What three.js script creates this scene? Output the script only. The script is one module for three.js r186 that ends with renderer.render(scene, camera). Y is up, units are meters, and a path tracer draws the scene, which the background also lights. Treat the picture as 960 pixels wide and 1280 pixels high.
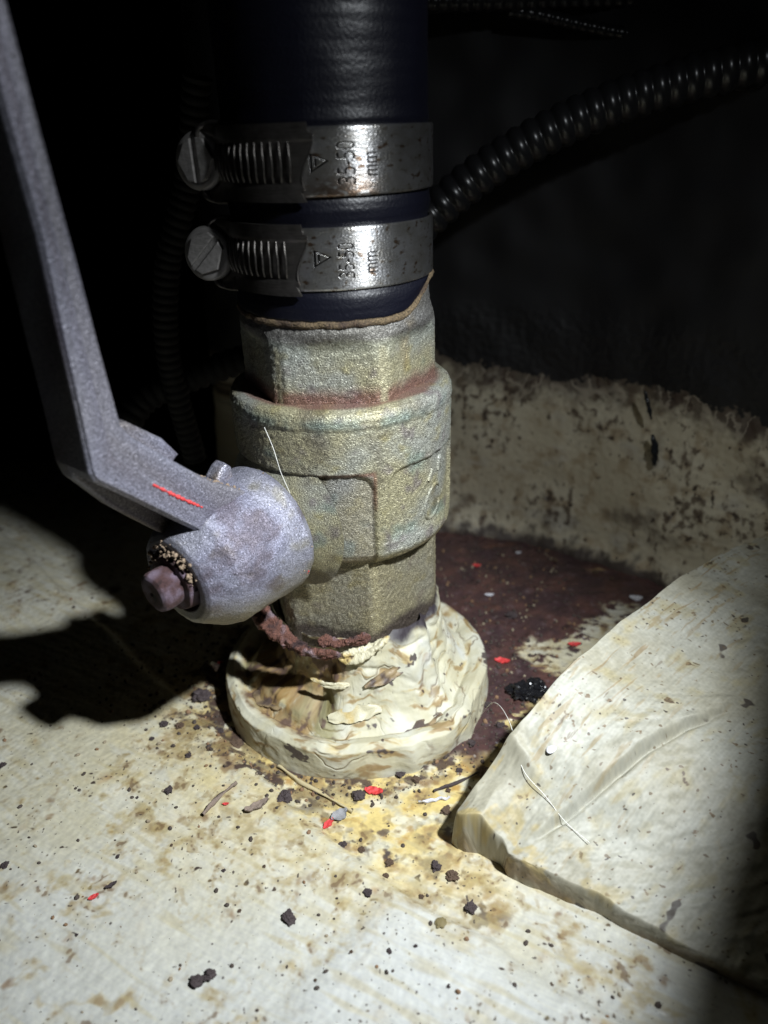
import * as THREE from 'three';
import { mergeGeometries } from 'three/addons/utils/BufferGeometryUtils.js';
import { RoundedBoxGeometry } from 'three/addons/geometries/RoundedBoxGeometry.js';

// ---------------------------------------------------------------- camera, light, exposure
const scene = new THREE.Scene();
scene.background = new THREE.Color(0x000000);
const camera = new THREE.PerspectiveCamera(2 * Math.atan(640 / 925) * 180 / Math.PI, 0.75, 0.01, 5);
{
  const pitch = 27.6 * Math.PI / 180, roll = 2 * Math.PI / 180;
  camera.position.set(0.010, 0.162, 0.186);
  const f = new THREE.Vector3(0, -Math.sin(pitch), -Math.cos(pitch)), r = new THREE.Vector3(1, 0, 0), u = r.clone().cross(f);
  const up = u.multiplyScalar(Math.cos(roll)).addScaledVector(r, Math.sin(roll));
  camera.up.copy(up); camera.lookAt(camera.position.clone().add(f));
}
camera.focus = 0.185; camera.userData.fStop = 11;
const renderer = new THREE.WebGLRenderer({ antialias: true });
renderer.setSize(768, 1024);
renderer.toneMapping = THREE.LinearToneMapping;
renderer.toneMappingExposure = 1.0;
renderer.shadowMap.enabled = true;
scene.add(camera);
const TORCH = [0.112, 0.250, 0.142], AIM = [-0.016, 0.012, 0.031];
function spot(name, power, angle, penumbra, radius) {           // one torch: a tight hot spot and its wide spill
  const l = new THREE.SpotLight(new THREE.Color(0.91, 0.96, 1.0), power, 0, angle * Math.PI / 180, penumbra, 2);
  l.name = name; l.position.set(...TORCH); l.target.position.set(...AIM);
  l.castShadow = true; l.shadow.mapSize.set(2048, 2048); l.shadow.radius = radius;
  l.shadow.camera.near = 0.02; l.shadow.camera.far = 1; l.shadow.bias = -0.0005;
  scene.add(l, l.target); return l;
}
spot('torch_beam', 0.41, 27, 1.0, 0.3);
spot('torch_spill', 0.065, 58, 1.0, 0.3);

// ---------------------------------------------------------------- helpers
const V = (x, y, z) => new THREE.Vector3(x, y, z);
const D = Math.PI / 180;
function rng(seed) { return () => { seed = (seed + 0x6d2b79f5) | 0; let t = Math.imul(seed ^ (seed >>> 15), 1 | seed); t = (t + Math.imul(t ^ (t >>> 7), 61 | t)) ^ t; return ((t ^ (t >>> 14)) >>> 0) / 4294967296; }; }
const R0 = rng(7);
const PERM = new Uint8Array(512), GX = new Float32Array(256), GY = new Float32Array(256), GZ = new Float32Array(256);
{
  const p = [...Array(256).keys()];
  for (let i = 255; i > 0; i--) { const j = Math.floor(R0() * (i + 1)); [p[i], p[j]] = [p[j], p[i]]; }
  for (let i = 0; i < 512; i++) PERM[i] = p[i & 255];
  for (let i = 0; i < 256; i++) { const a = R0() * 2 * Math.PI, z = R0() * 2 - 1, s = Math.sqrt(1 - z * z); GX[i] = Math.cos(a) * s; GY[i] = Math.sin(a) * s; GZ[i] = z; }
}
const fade = (t) => t * t * t * (t * (t * 6 - 15) + 10);
const gd = (h, x, y, z) => GX[h] * x + GY[h] * y + GZ[h] * z;
function noise(x, y, z = 0, P = 256) {                          // gradient noise, about -1..1, repeating every P
  const X = Math.floor(x), Y = Math.floor(y), Z = Math.floor(z);
  const fx = x - X, fy = y - Y, fz = z - Z, u = fade(fx), v = fade(fy), ex = fx - 1, ey = fy - 1;
  let x0, x1, y0, y1;
  if (P === 256) { x0 = X & 255; x1 = (X + 1) & 255; y0 = Y & 255; y1 = (Y + 1) & 255; } else { x0 = (((X % P) + P) % P); x1 = ((x0 + 1) % P) & 255; y0 = (((Y % P) + P) % P); y1 = ((y0 + 1) % P) & 255; x0 &= 255; y0 &= 255; }
  const a0 = PERM[x0], a1 = PERM[x1], q00 = PERM[a0 + y0], q10 = PERM[a1 + y0], q01 = PERM[a0 + y1], q11 = PERM[a1 + y1], z0 = Z & 255;
  const n00 = gd(PERM[q00 + z0], fx, fy, fz), n10 = gd(PERM[q10 + z0], ex, fy, fz), n01 = gd(PERM[q01 + z0], fx, ey, fz), n11 = gd(PERM[q11 + z0], ex, ey, fz);
  const i0 = n00 + (n10 - n00) * u, i1 = n01 + (n11 - n01) * u, lo = i0 + (i1 - i0) * v;
  if (fz === 0) return 1.5 * lo;
  const z1 = (Z + 1) & 255, ez = fz - 1, m00 = gd(PERM[q00 + z1], fx, fy, ez), m10 = gd(PERM[q10 + z1], ex, fy, ez), m01 = gd(PERM[q01 + z1], fx, ey, ez), m11 = gd(PERM[q11 + z1], ex, ey, ez);
  const j0 = m00 + (m10 - m00) * u, j1 = m01 + (m11 - m01) * u, hi = j0 + (j1 - j0) * v;
  return 1.5 * (lo + (hi - lo) * fade(fz));
}
function fbm(x, y, z, o = 4, P = 256) { let s = 0, a = 0.55, f = 1; const flat = Number.isInteger(z); for (let i = 0; i < o; i++) { s += a * noise(x * f, y * f, flat ? z + i * 7 : z + i * 7.3, P * f); a *= 0.5; f *= 2; } return s; }
const ss = (a, b, x) => { const t = Math.min(1, Math.max(0, (x - a) / (b - a))); return t * t * (3 - 2 * t); };
const mixc = (a, b, t) => [a[0] + (b[0] - a[0]) * t, a[1] + (b[1] - a[1]) * t, a[2] + (b[2] - a[2]) * t];
const toS = (c) => c <= 0.0031308 ? 12.92 * c : 1.055 * Math.pow(c, 1 / 2.4) - 0.055;
function tex(w, h, fn, srgb = true, wrap = THREE.RepeatWrapping) {      // fn(u, v) -> linear colour or number
  const d = new Uint8Array(w * h * 4);
  for (let j = 0, k = 0; j < h; j++) for (let i = 0; i < w; i++, k += 4) {
    const c = fn((i + 0.5) / w, (j + 0.5) / h);
    for (let q = 0; q < 3; q++) { const v = Math.min(1, Math.max(0, typeof c === 'number' ? c : c[q])); d[k + q] = Math.round(255 * (srgb ? toS(v) : v)); }
    d[k + 3] = 255;
  }
  const t = new THREE.DataTexture(d, w, h); t.wrapS = t.wrapT = wrap; t.magFilter = t.minFilter = THREE.LinearFilter;
  if (srgb) t.colorSpace = THREE.SRGBColorSpace;
  t.needsUpdate = true; return t;
}
// numbered names, tagged things
const taken = {};
function numbered(n) { if (!(n in taken)) { taken[n] = 0; return n; } taken[n]++; return n + '_' + String(taken[n]).padStart(3, '0'); }
function tag(o, label, category, group) { o.userData = { label, category }; if (group) o.userData.group = group; return o; }
function shade(o) { o.castShadow = o.receiveShadow = true; return o; }
function mesh(name, geo, mat, parent = scene) { const m = shade(new THREE.Mesh(geo, mat)); m.name = parent === scene ? numbered(name) : name; parent.add(m); return m; }
function thing(name, label, category, at = [0, 0, 0], group) { const g = new THREE.Group(); g.name = numbered(name); g.position.set(...at); scene.add(g); return tag(g, label, category, group); }
function struct(name, geo, mat, label) { const m = mesh(name, geo, mat); m.userData = { kind: 'structure' }; if (label) m.userData.label = label; return m; }
function setColors(geo, fn) { const p = geo.attributes.position, c = new Float32Array(p.count * 3); for (let i = 0; i < p.count; i++) { const k = fn(p.getX(i), p.getY(i), p.getZ(i)); c.set(k, i * 3); } geo.setAttribute('color', new THREE.BufferAttribute(c, 3)); return geo; }
function boxUV(geo, size) {                                     // uv in tiles of `size` metres by the way each face points
  const g = geo.index ? geo.toNonIndexed() : geo; if (geo.index) { /* keep smooth normals */ }
  const p = g.attributes.position, n = g.attributes.normal, uv = new Float32Array(p.count * 2);
  for (let i = 0; i < p.count; i += 3) {
    let ax = 0, ay = 0, az = 0; for (let k = 0; k < 3; k++) { ax += Math.abs(n.getX(i + k)); ay += Math.abs(n.getY(i + k)); az += Math.abs(n.getZ(i + k)); }
    for (let k = 0; k < 3; k++) { const x = p.getX(i + k), y = p.getY(i + k), z = p.getZ(i + k); const a = ax > ay && ax > az ? [z, y] : ay > az ? [x, z] : [x, y]; uv[(i + k) * 2] = a[0] / size; uv[(i + k) * 2 + 1] = a[1] / size; }
  }
  g.setAttribute('uv', new THREE.BufferAttribute(uv, 2)); return g;
}
// grid surface from f(i/nu, j/nv) -> [x,y,z]; uvf gives uv; closed = wraps in u (normals joined)
function grid(nu, nv, f, uvf, closed = false, flip = false) {
  const P = new Float32Array((nu + 1) * (nv + 1) * 3), U = new Float32Array((nu + 1) * (nv + 1) * 2), I = [];
  for (let j = 0, k = 0; j <= nv; j++) for (let i = 0; i <= nu; i++, k++) { P.set(f(i / nu, j / nv), k * 3); U.set(uvf(i / nu, j / nv), k * 2); }
  for (let j = 0; j < nv; j++) for (let i = 0; i < nu; i++) { const a = j * (nu + 1) + i, b = a + 1, c = a + nu + 1, d = c + 1; flip ? I.push(a, c, b, b, c, d) : I.push(a, b, c, b, d, c); }
  const g = new THREE.BufferGeometry(); g.setAttribute('position', new THREE.BufferAttribute(P, 3)); g.setAttribute('uv', new THREE.BufferAttribute(U, 2)); g.setIndex(I); g.computeVertexNormals();
  if (closed) { const n = g.attributes.normal; for (let j = 0; j <= nv; j++) { const a = j * (nu + 1), b = a + nu, v = V(n.getX(a) + n.getX(b), n.getY(a) + n.getY(b), n.getZ(a) + n.getZ(b)).normalize(); n.setXYZ(a, v.x, v.y, v.z); n.setXYZ(b, v.x, v.y, v.z); } }
  return g;
}
// dense points along a profile [[r,y],...]
function densify(prof, step) { const o = [prof[0]]; for (let i = 1; i < prof.length; i++) { const [a, b] = [prof[i - 1], prof[i]], n = Math.max(1, Math.ceil(Math.hypot(b[0] - a[0], b[1] - a[1]) / step)); for (let k = 1; k <= n; k++) o.push([a[0] + (b[0] - a[0]) * k / n, a[1] + (b[1] - a[1]) * k / n]); } return o; }
// turned surface about y; disp(phi, r, y) -> [r, y]; phi measured from +z towards +x; profile runs from top to bottom
function turned(prof, nphi, disp, tile, step = 0.0005, p0 = -180, p1 = 180) {
  const q = densify(prof, step); let L = [0]; for (let i = 1; i < q.length; i++) L.push(L[i - 1] + Math.hypot(q[i][0] - q[i - 1][0], q[i][1] - q[i - 1][1]));
  return grid(nphi, q.length - 1, (u, v) => { const i = Math.round(v * (q.length - 1)), ph = (p0 + (p1 - p0) * u) * D; const [r, y] = disp ? disp(ph, q[i][0], q[i][1]) : q[i]; return [r * Math.sin(ph), y, r * Math.cos(ph)]; },
    (u, v) => { const i = Math.round(v * (q.length - 1)); return [(p0 + (p1 - p0) * u) * D * Math.max(0.02, 0.026) / tile, -L[i] / tile]; }, p1 - p0 >= 359.9, true);
}
function tubeAlong(pts, rad, nr, ns, tile = 0.01, radf) {        // tube through points, radius rad or radf(t, angle)
  const c = new THREE.CatmullRomCurve3(pts.map((p) => V(...p))), len = c.getLength(), fr = c.computeFrenetFrames(ns, false);
  const P = [...Array(ns + 1)].map((_, j) => c.getPointAt(j / ns));
  return grid(nr, ns, (u, v) => { const j = Math.round(v * ns), a = u * 2 * Math.PI, r = radf ? radf(v, a, len) : rad; const n = fr.normals[j], b = fr.binormals[j]; return [P[j].x + r * (n.x * Math.cos(a) + b.x * Math.sin(a)), P[j].y + r * (n.y * Math.cos(a) + b.y * Math.sin(a)), P[j].z + r * (n.z * Math.cos(a) + b.z * Math.sin(a))]; },
    (u, v) => [u * 2 * Math.PI * rad / tile, v * len / tile], true);
}

function flakeGeo(seed, len, wid, curl) {                       // a thin bent chip about 1 long with a torn outline
  const top = (u, v, o) => { const w = wid * (0.18 + 0.95 * Math.pow(Math.sin(Math.PI * (0.04 + 0.92 * u)), 0.7 + 0.5 * ((seed * 7) % 3) / 2)) * (1 + 0.35 * noise(u * 5, seed, 5) + 0.22 * noise(u * 14 + v, seed, 7)); const x = (u - 0.5) * len, z = (v - 0.5) * w + 0.06 * noise(u * 4, seed, 6); return [x, curl * (4 * (u - 0.5) * (u - 0.5) + 2 * (v - 0.5) * (v - 0.5)) + 0.09 * noise(u * 5, v * 3, seed) + o, z]; };
  const uvf = (u, v) => [u * 0.5, v * 0.3], a = grid(18, 6, (u, v) => top(u, v, 0.025), uvf, false, true), b = grid(18, 6, (u, v) => top(u, v, -0.015), uvf);
  const e = grid(48, 1, (u, v) => { const w = u * 4, i = Math.min(3, Math.floor(w)), f = w - i, q = [[f, 0], [1, f], [1 - f, 1], [0, 1 - f]][i]; return top(q[0], q[1], v ? 0.025 : -0.015); }, uvf);
  return mergeGeometries([a, b, e]);
}
// ---------------------------------------------------------------- shared small-scale textures (tiles)
const grainAt = (u, v) => { const a = noise(u * 44, v * 44, 1, 44), b = noise(u * 84, v * 84, 2, 84), d = noise(u * 130, v * 130, 7, 130); return 0.35 * a + 0.6 * b + 0.35 * d; };
const grainTile = tex(768, 768, (u, v) => { const g = grainAt(u, v), c = noise(u * 20, v * 20, 3, 20); return 0.48 + 0.62 * g + 0.10 * c + 0.9 * Math.max(0, g - 0.22); });
const grainBump = tex(768, 768, (u, v) => 0.5 + 0.30 * grainAt(u, v) + 0.07 * noise(u * 14, v * 14, 6, 14), false);
const fineBump = tex(512, 512, (u, v) => 0.5 + 0.25 * noise(u * 40, v * 40, 8, 40) + 0.2 * noise(u * 110, v * 110, 9, 110), false);
const scuffTile = tex(512, 512, (u, v) => { const s = noise(u * 6, v * 90, 11, 96), b = fbm(u * 12, v * 12, 12, 4, 12); return 0.62 + 0.16 * s + 0.3 * b; });
const paintBump = tex(512, 512, (u, v) => 0.5 + 0.3 * fbm(u * 10, v * 10, 14, 5, 10) + 0.12 * noise(u * 70, v * 70, 15, 70), false);

const std = (o) => new THREE.MeshStandardMaterial(o);
const M = {
  bronze: std({ vertexColors: true, map: grainTile, bumpMap: grainBump, bumpScale: 0.00045, roughness: 0.46, metalness: 0.3 }),
  lever: std({ vertexColors: true, map: grainTile, bumpMap: grainBump, bumpScale: 0.00032, roughness: 0.45, metalness: 0.4 }),
  rubber: std({ color: new THREE.Color(0.0032, 0.0035, 0.0085), bumpMap: fineBump, bumpScale: 0.0001, roughness: 0.40 }),
  steel: std({ vertexColors: true, map: scuffTile, bumpMap: fineBump, bumpScale: 0.00004, roughness: 0.34, metalness: 0.95 }),
  darkSteel: std({ color: new THREE.Color(0.20, 0.185, 0.17), map: scuffTile, bumpMap: fineBump, bumpScale: 0.00005, roughness: 0.4, metalness: 0.9 }),
  screwHead: std({ color: new THREE.Color(0.46, 0.44, 0.42), map: scuffTile, bumpMap: fineBump, bumpScale: 0.00006, roughness: 0.62, metalness: 0.55 }),
  dullConduit: std({ color: new THREE.Color(0.005, 0.005, 0.0055), roughness: 0.75 }),
  conduit: std({ color: new THREE.Color(0.014, 0.014, 0.015), roughness: 0.28 }),
  rust: std({ vertexColors: true, map: grainTile, bumpMap: grainBump, bumpScale: 0.0005, roughness: 0.85 }),
  sealed: std({ vertexColors: true, bumpMap: paintBump, bumpScale: 0.00025, roughness: 0.48 }),
  red: std({ color: new THREE.Color(0.62, 0.05, 0.05), bumpMap: fineBump, bumpScale: 0.0001, roughness: 0.55 }),
  crumb: std({ color: new THREE.Color(0.06, 0.044, 0.045), bumpMap: grainBump, bumpScale: 0.0003, roughness: 0.7 }),
  soil: std({ color: new THREE.Color(0.11, 0.07, 0.045), bumpMap: grainBump, bumpScale: 0.0003, roughness: 0.8 }),
  tar: std({ color: new THREE.Color(0.012, 0.012, 0.014), roughness: 0.16 }),
  greyChip: std({ color: new THREE.Color(0.3, 0.3, 0.31), bumpMap: grainBump, bumpScale: 0.0002, roughness: 0.6 }),
  paleChip: std({ color: new THREE.Color(0.62, 0.62, 0.66), roughness: 0.4 }),
  bark: std({ color: new THREE.Color(0.26, 0.2, 0.16), bumpMap: grainBump, bumpScale: 0.0003, roughness: 0.8 }),
  olive: std({ color: new THREE.Color(0.2, 0.16, 0.07), bumpMap: grainBump, bumpScale: 0.0002, roughness: 0.5 }),
  fibre: std({ color: new THREE.Color(0.9, 0.89, 0.84), roughness: 0.7 }),
  blackStrip: std({ color: new THREE.Color(0.01, 0.012, 0.016), roughness: 0.3 }),
};

// ---------------------------------------------------------------- the hull floor
const FX0 = -0.22, FX1 = 0.12, FZ0 = -0.13, FZ1 = 0.125;
const segd = (px, pz, ax, az, bx, bz) => { const dx = bx - ax, dz = bz - az, t = Math.min(1, Math.max(0, ((px - ax) * dx + (pz - az) * dz) / (dx * dx + dz * dz))); return [Math.hypot(px - ax - dx * t, pz - az - dz * t), Math.sign(dx * (pz - az) - dz * (px - ax))]; };
function frontPad(x, z) {                                       // 1 on the thicker laminate in front and to the left
  const w = 0.004 * fbm(x * 40, z * 40, 21, 3);
  const line = x < 0.0 ? 0.035 + (x + 0.03) * 1.08 : 0.0674 + (x) * 0.72;     // its torn edge runs past the flange to the stringer
  return ss(-0.0018, 0.0026, z - line + w);
}
function tent(x, z) {                                           // the raised flat fold that starts at the apex and widens to the front
  const t = (z - 0.0735) / 0.029; if (t < -0.05) return 0;
  const l = 0.009 - 0.0235 * t, r = 0.010 + 0.030 * t, w = 0.0015 * noise(x * 60, z * 60, 22);
  return ss(-0.004, 0.009, x - l + w) * ss(-0.004, 0.008, r - x + w) * ss(-0.02, 0.35, t);
}
function sludge(x, z) {                                         // dried bilge mud behind and beside the flange
  if (x < -0.04 || z > 0.085) return 0;
  const n = 0.010 * fbm(x * 45, z * 45, 23, 5) + 0.004 * noise(x * 160, z * 160, 24);
  const d = Math.min(x + 0.002 + Math.max(0, -z) * 0.4, 0.040 - z + (x - 0.03) * 0.3) + n;
  let m = ss(-0.002, 0.005, d);
  for (const [cx, cz, r] of [[0.0573, 0.0275, 0.011], [0.063, 0.014, 0.009], [0.084, -0.018, 0.010], [0.079, -0.008, 0.012], [0.048, 0.036, 0.008], [0.0565, -0.012, 0.005], [0.070, -0.004, 0.012], [0.052, 0.026, 0.010], [0.095, -0.030, 0.008]]) {
    const q0 = Math.hypot(x - cx, (z - cz)) / r; if (m <= 0 || q0 > 2.1) continue; const q = q0 + 0.9 * fbm(x * 110, z * 110, 25, 4); m *= 1 - 0.93 * ss(1.15, 0.72, q) * ss(-0.12, 0.10, fbm(x * 190, z * 330, 27, 4) + 0.25 * (1 - q));
  }
  return m;
}
function floorH(x, z) {
  const m = sludge(x, z);
  return 0.0045 + 0.0012 * noise(x * 14, z * 14, 31) + 0.0005 * noise(x * 45, z * 45, 32) + 0.00018 * noise(x * 130, z * 130, 33)
    + 0.0022 * frontPad(x, z) + 0.0013 * tent(x, z) + m * (0.0005 + 0.0013 * fbm(x * 110, z * 110, 34, 4) + 0.0016 * Math.max(0, noise(x * 230, z * 230, 35) - 0.15));
}
const floorColor = tex(1792, 1344, (u, v) => {
  const x = FX0 + (FX1 - FX0) * u, z = FZ0 + (FZ1 - FZ0) * v, r = Math.hypot(x, z);
  const n1 = fbm(x * 30, z * 30, 41, 5), n2 = fbm(x * 90, z * 90, 42, 4), n3 = noise(x * 420, z * 420, 43), n4 = noise(x * 900, z * 900, 44), br = noise((x + z) * 35, (x - z) * 380, 45);
  let c = mixc([0.50, 0.47, 0.35], [0.57, 0.56, 0.48], ss(-0.3, 0.35, n1 + 0.3 * br));
  const m3 = fbm(x * 140, z * 170, 58, 5), m4 = fbm(x * 320, z * 320, 59, 4);
  c = mixc(c, [0.50, 0.45, 0.29], 0.85 * ss(-0.05, 0.4, n2 + 0.35 * n1) * ss(0.19, 0.04, r));
  const pad = frontPad(x, z), tn = tent(x, z);
  c = mixc(c, [0.57, 0.58, 0.56], 0.5 * tn);
  c = mixc(c, [0.50, 0.515, 0.50], 0.7 * ss(0.055, 0.10, z + 0.02 * n1 - 0.15 * x));
  // ochre staining round the foot of the fitting
  const y1 = ss(0.088, 0.046, r + 0.012 * n1 - 0.012 * ss(-0.02, 0.03, x)) * ss(-0.03, 0.03, z) * (1 - 0.55 * pad) * (1 - tn);
  if (y1 > 0.01) {
  c = mixc(c, [0.66, 0.62, 0.44], 0.7 * y1 * ss(-0.1, 0.3, m4));
  c = mixc(c, [0.64, 0.50, 0.19], 0.95 * y1 * ss(-0.2, 0.2, m3 + 0.1));
  c = mixc(c, [0.68, 0.63, 0.47], 0.85 * y1 * ss(0.08, 0.3, fbm(x * 120 + 4, z * 260, 200, 5)));
  c = mixc(c, [0.07, 0.045, 0.045], 0.9 * y1 * ss(0.26, 0.40, fbm(x * 100, z * 100, 60, 5) + 0.35 * m4));
  }
  let clot = 0; for (const [cx, cz, cr] of [[0.016, 0.0425, 0.008], [0.030, 0.040, 0.009], [0.0215, 0.060, 0.007], [0.021, 0.0705, 0.008], [0.029, 0.080, 0.007], [0.008, 0.0665, 0.006], [0.0, 0.0625, 0.006], [-0.012, 0.0445, 0.009], [-0.045, 0.004, 0.010], [-0.049, 0.021, 0.012], [-0.036, 0.028, 0.010]]) clot = Math.max(clot, ss(1.3, 0.3, Math.hypot(x - cx, z - cz) / cr));
  if (clot > 0) {
  c = mixc(c, [0.25, 0.15, 0.07], 0.85 * clot * ss(-0.05, 0.25, m3));
  c = mixc(c, [0.055, 0.040, 0.042], 0.95 * clot * ss(0.10, 0.24, fbm(x * 150, z * 150, 61, 5) + 0.3 * m4));
  }
  if (y1 > 0.01) c = mixc(c, [0.36, 0.20, 0.05], 0.8 * y1 * ss(0.15, 0.45, fbm(x * 190, z * 190, 57, 4)));
  c = mixc(c, [0.60, 0.47, 0.20], 0.35 * ss(0.11, 0.06, r) * ss(0.0, 0.4, n1) * (1 - tn));
  // rusty brown blotches
  c = mixc(c, [0.30, 0.17, 0.06], 0.7 * ss(0.32, 0.62, n2 + 0.35 * n1 + 0.1 * n3) * (1 - 0.85 * tn));
  c = mixc(c, [0.34, 0.24, 0.10], 0.55 * ss(0.25, 0.75, fbm(x * 55, z * 55, 47, 5) + 0.15 * n3) * (1 - 0.8 * tn));
  // dark dirt: dense ring at the flange, thinning out
  const ring = ss(0.056, 0.043, r) + 0.55 * ss(0.085, 0.05, r) * ss(0.02, -0.03, x) * ss(0.06, 0.0, z);
  const dn = fbm(x * 230, z * 230, 55, 5);
  c = mixc(c, [0.20, 0.115, 0.05], 0.75 * ss(0.30, 0.5, fbm(x * 120, z * 120, 56, 4) + 0.3 * ring));
  c = mixc(c, [0.065, 0.042, 0.036], 0.95 * ss(0.34, 0.48, 0.75 * dn + 0.25 * n2 + 0.38 * ring));
  c = mixc(c, [0.06, 0.045, 0.036], ss(0.70, 0.80, noise(x * 300, z * 300, 48) + 0.3 * n4 + 0.3 * n2 + 0.12 * n1));
  c = mixc(c, [0.10, 0.07, 0.04], 0.8 * ss(0.66, 0.80, noise(x * 620, z * 620, 49) + 0.45 * n1 + 0.25 * n2));
  const wx = x + 0.006 * n1, wz = z + 0.006 * n2, mo = fbm(wx * 95, wz * 120, 210, 4);
  c = mixc(c, [0.36, 0.28, 0.13], 0.65 * ss(0.10, 0.36, mo + 0.45 * n1 + 0.2 * m4) * (1 - 0.8 * tn) * ss(-0.115, -0.06, x + 0.03 * n1));
  c = mixc(c, [0.22, 0.14, 0.06], 0.55 * ss(0.34, 0.5, mo + 0.3 * m4 + 0.2 * n1) * (1 - 0.8 * tn));
  c = mixc(c, [0.38, 0.30, 0.13], 0.6 * ss(0.12, 0.42, m3 + 0.55 * n1 - 0.05) * (1 - 0.85 * tn) * ss(0.16, 0.08, r + 0.03 * n1));
  c = mixc(c, [0.24, 0.15, 0.06], 0.7 * ss(0.36, 0.58, m3 + 0.4 * n1 + 0.25 * m4) * (1 - 0.85 * tn));
  c = mixc(c, [0.42, 0.36, 0.20], 0.45 * ss(0.1, 0.55, noise((x + 0.6 * z) * 60, (0.6 * x - z) * 420, 53) + 0.6 * n1));
  c = mixc(c, [0.33, 0.25, 0.11], 0.5 * ss(0.28, 0.6, fbm(x * 75, z * 130, 54, 5) + 0.2 * n4));
  c = mixc(c, [0.10, 0.065, 0.045], 0.9 * ss(0.30, 0.45, fbm(x * 48 + 7, z * 48, 67, 5) + 0.2 * m4) * ss(-0.07, -0.10, x) * ss(0.02, -0.02, z));
  const fine = 0.5 * noise(x * 1400, z * 1400, 211) + 0.5 * noise((x + 0.5 * z) * 200, (z - 0.5 * x) * 1500, 212), blot = fbm(wx * 200 + 5, wz * 200, 213, 4);
  const gain = 1 + 0.16 * fine + 0.10 * n3; c = [c[0] * gain, c[1] * gain, c[2] * gain * (1 - 0.05 * fine)];
  c = mixc(c, [0.30, 0.22, 0.10], 0.6 * ss(0.14, 0.30, blot + 0.35 * n1 + 0.15 * n4) * ss(-0.14, -0.05, x + 0.04 * n2) * (1 - 0.9 * tn) * ss(0.13, 0.06, r));
  c = mixc(c, [0.14, 0.085, 0.045], 0.7 * ss(0.34, 0.46, blot + 0.35 * n1 + 0.2 * n4) * (1 - 0.9 * tn));
  c = mixc(c, [0.05, 0.038, 0.034], 0.9 * ss(0.60, 0.70, noise(x * 1100, z * 1100, 214) + 0.35 * n2 + 0.25 * n1));
  const m = sludge(x, z);
  if (m > 0) {
    let s = mixc([0.055, 0.032, 0.034], [0.105, 0.052, 0.044], ss(-0.3, 0.5, n2));
    s = mixc(s, [0.16, 0.07, 0.035], 0.7 * ss(0.2, 0.6, fbm(x * 25 + 9, z * 70, 50, 4)));
    s = mixc(s, [0.018, 0.013, 0.013], 0.8 * ss(0.1, 0.6, fbm(x * 200, z * 200, 51, 3)));
    s = mixc(s, [0.30, 0.20, 0.10], 0.8 * ss(0.36, 0.5, fbm(x * 60 + 3, z * 240, 68, 4) + 0.2 * n2));
    s = mixc(s, [0.12, 0.085, 0.09], 0.7 * ss(0.15, 0.5, fbm(x * 300, z * 300, 69, 3)));
    s = mixc(s, [0.30, 0.27, 0.25], 0.8 * ss(0.72, 0.85, noise(x * 500, z * 500, 52)));
    c = mixc(c, s, m);
  }
  return c;
}, true, THREE.MirroredRepeatWrapping);
const floorBump = tex(1536, 1152, (u, v) => {
  const x = FX0 + (FX1 - FX0) * u, z = FZ0 + (FZ1 - FZ0) * v, m = sludge(x, z);
  const n0 = 1.5 * noise(x * 25, z * 25, 149), brush = noise((x + 0.6 * z) * 30, (0.6 * x - z) * 330, 61) * ss(-0.02, -0.06, x) + noise((x - z) * 40, (x + z) * 420, 62) * 0.5;
    return 0.5 + 0.13 * brush + 0.12 * fbm(x * 90, z * 90, 63, 3) + 0.06 * fbm(x * 280, z * 280, 68, 3) + 0.12 * noise((x * 0.9 + z * 0.4) * 55 + n0, (z * 0.9 - x * 0.4) * 420, 148) + 0.08 * noise(x * 700, z * 700, 64) + m * (0.42 * fbm(x * 260, z * 260, 65, 4));
}, false, THREE.MirroredRepeatWrapping);
const floorRough = tex(512, 384, (u, v) => { const x = FX0 + (FX1 - FX0) * u, z = FZ0 + (FZ1 - FZ0) * v; return 0.40 + 0.24 * fbm(x * 60, z * 60, 66, 4) - 0.06 * sludge(x, z); }, false, THREE.MirroredRepeatWrapping);
{
  const X0 = -0.30, X1 = 0.22, Z0 = -0.19, Z1 = 0.16;
  const g = grid(620, 420, (u, v) => { const x = X0 + (X1 - X0) * u, z = Z0 + (Z1 - Z0) * v; return [x, floorH(x, z), z]; },
    (u, v) => [(X0 + (X1 - X0) * u - FX0) / (FX1 - FX0), (Z0 + (Z1 - Z0) * v - FZ0) / (FZ1 - FZ0)], false, true);
  struct('floor', g, std({ map: floorColor, bumpMap: floorBump, bumpScale: 0.0011, roughness: 1, roughnessMap: floorRough }), 'cream painted hull floor stained ochre and brown, dark sludge behind the flange');
}

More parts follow.
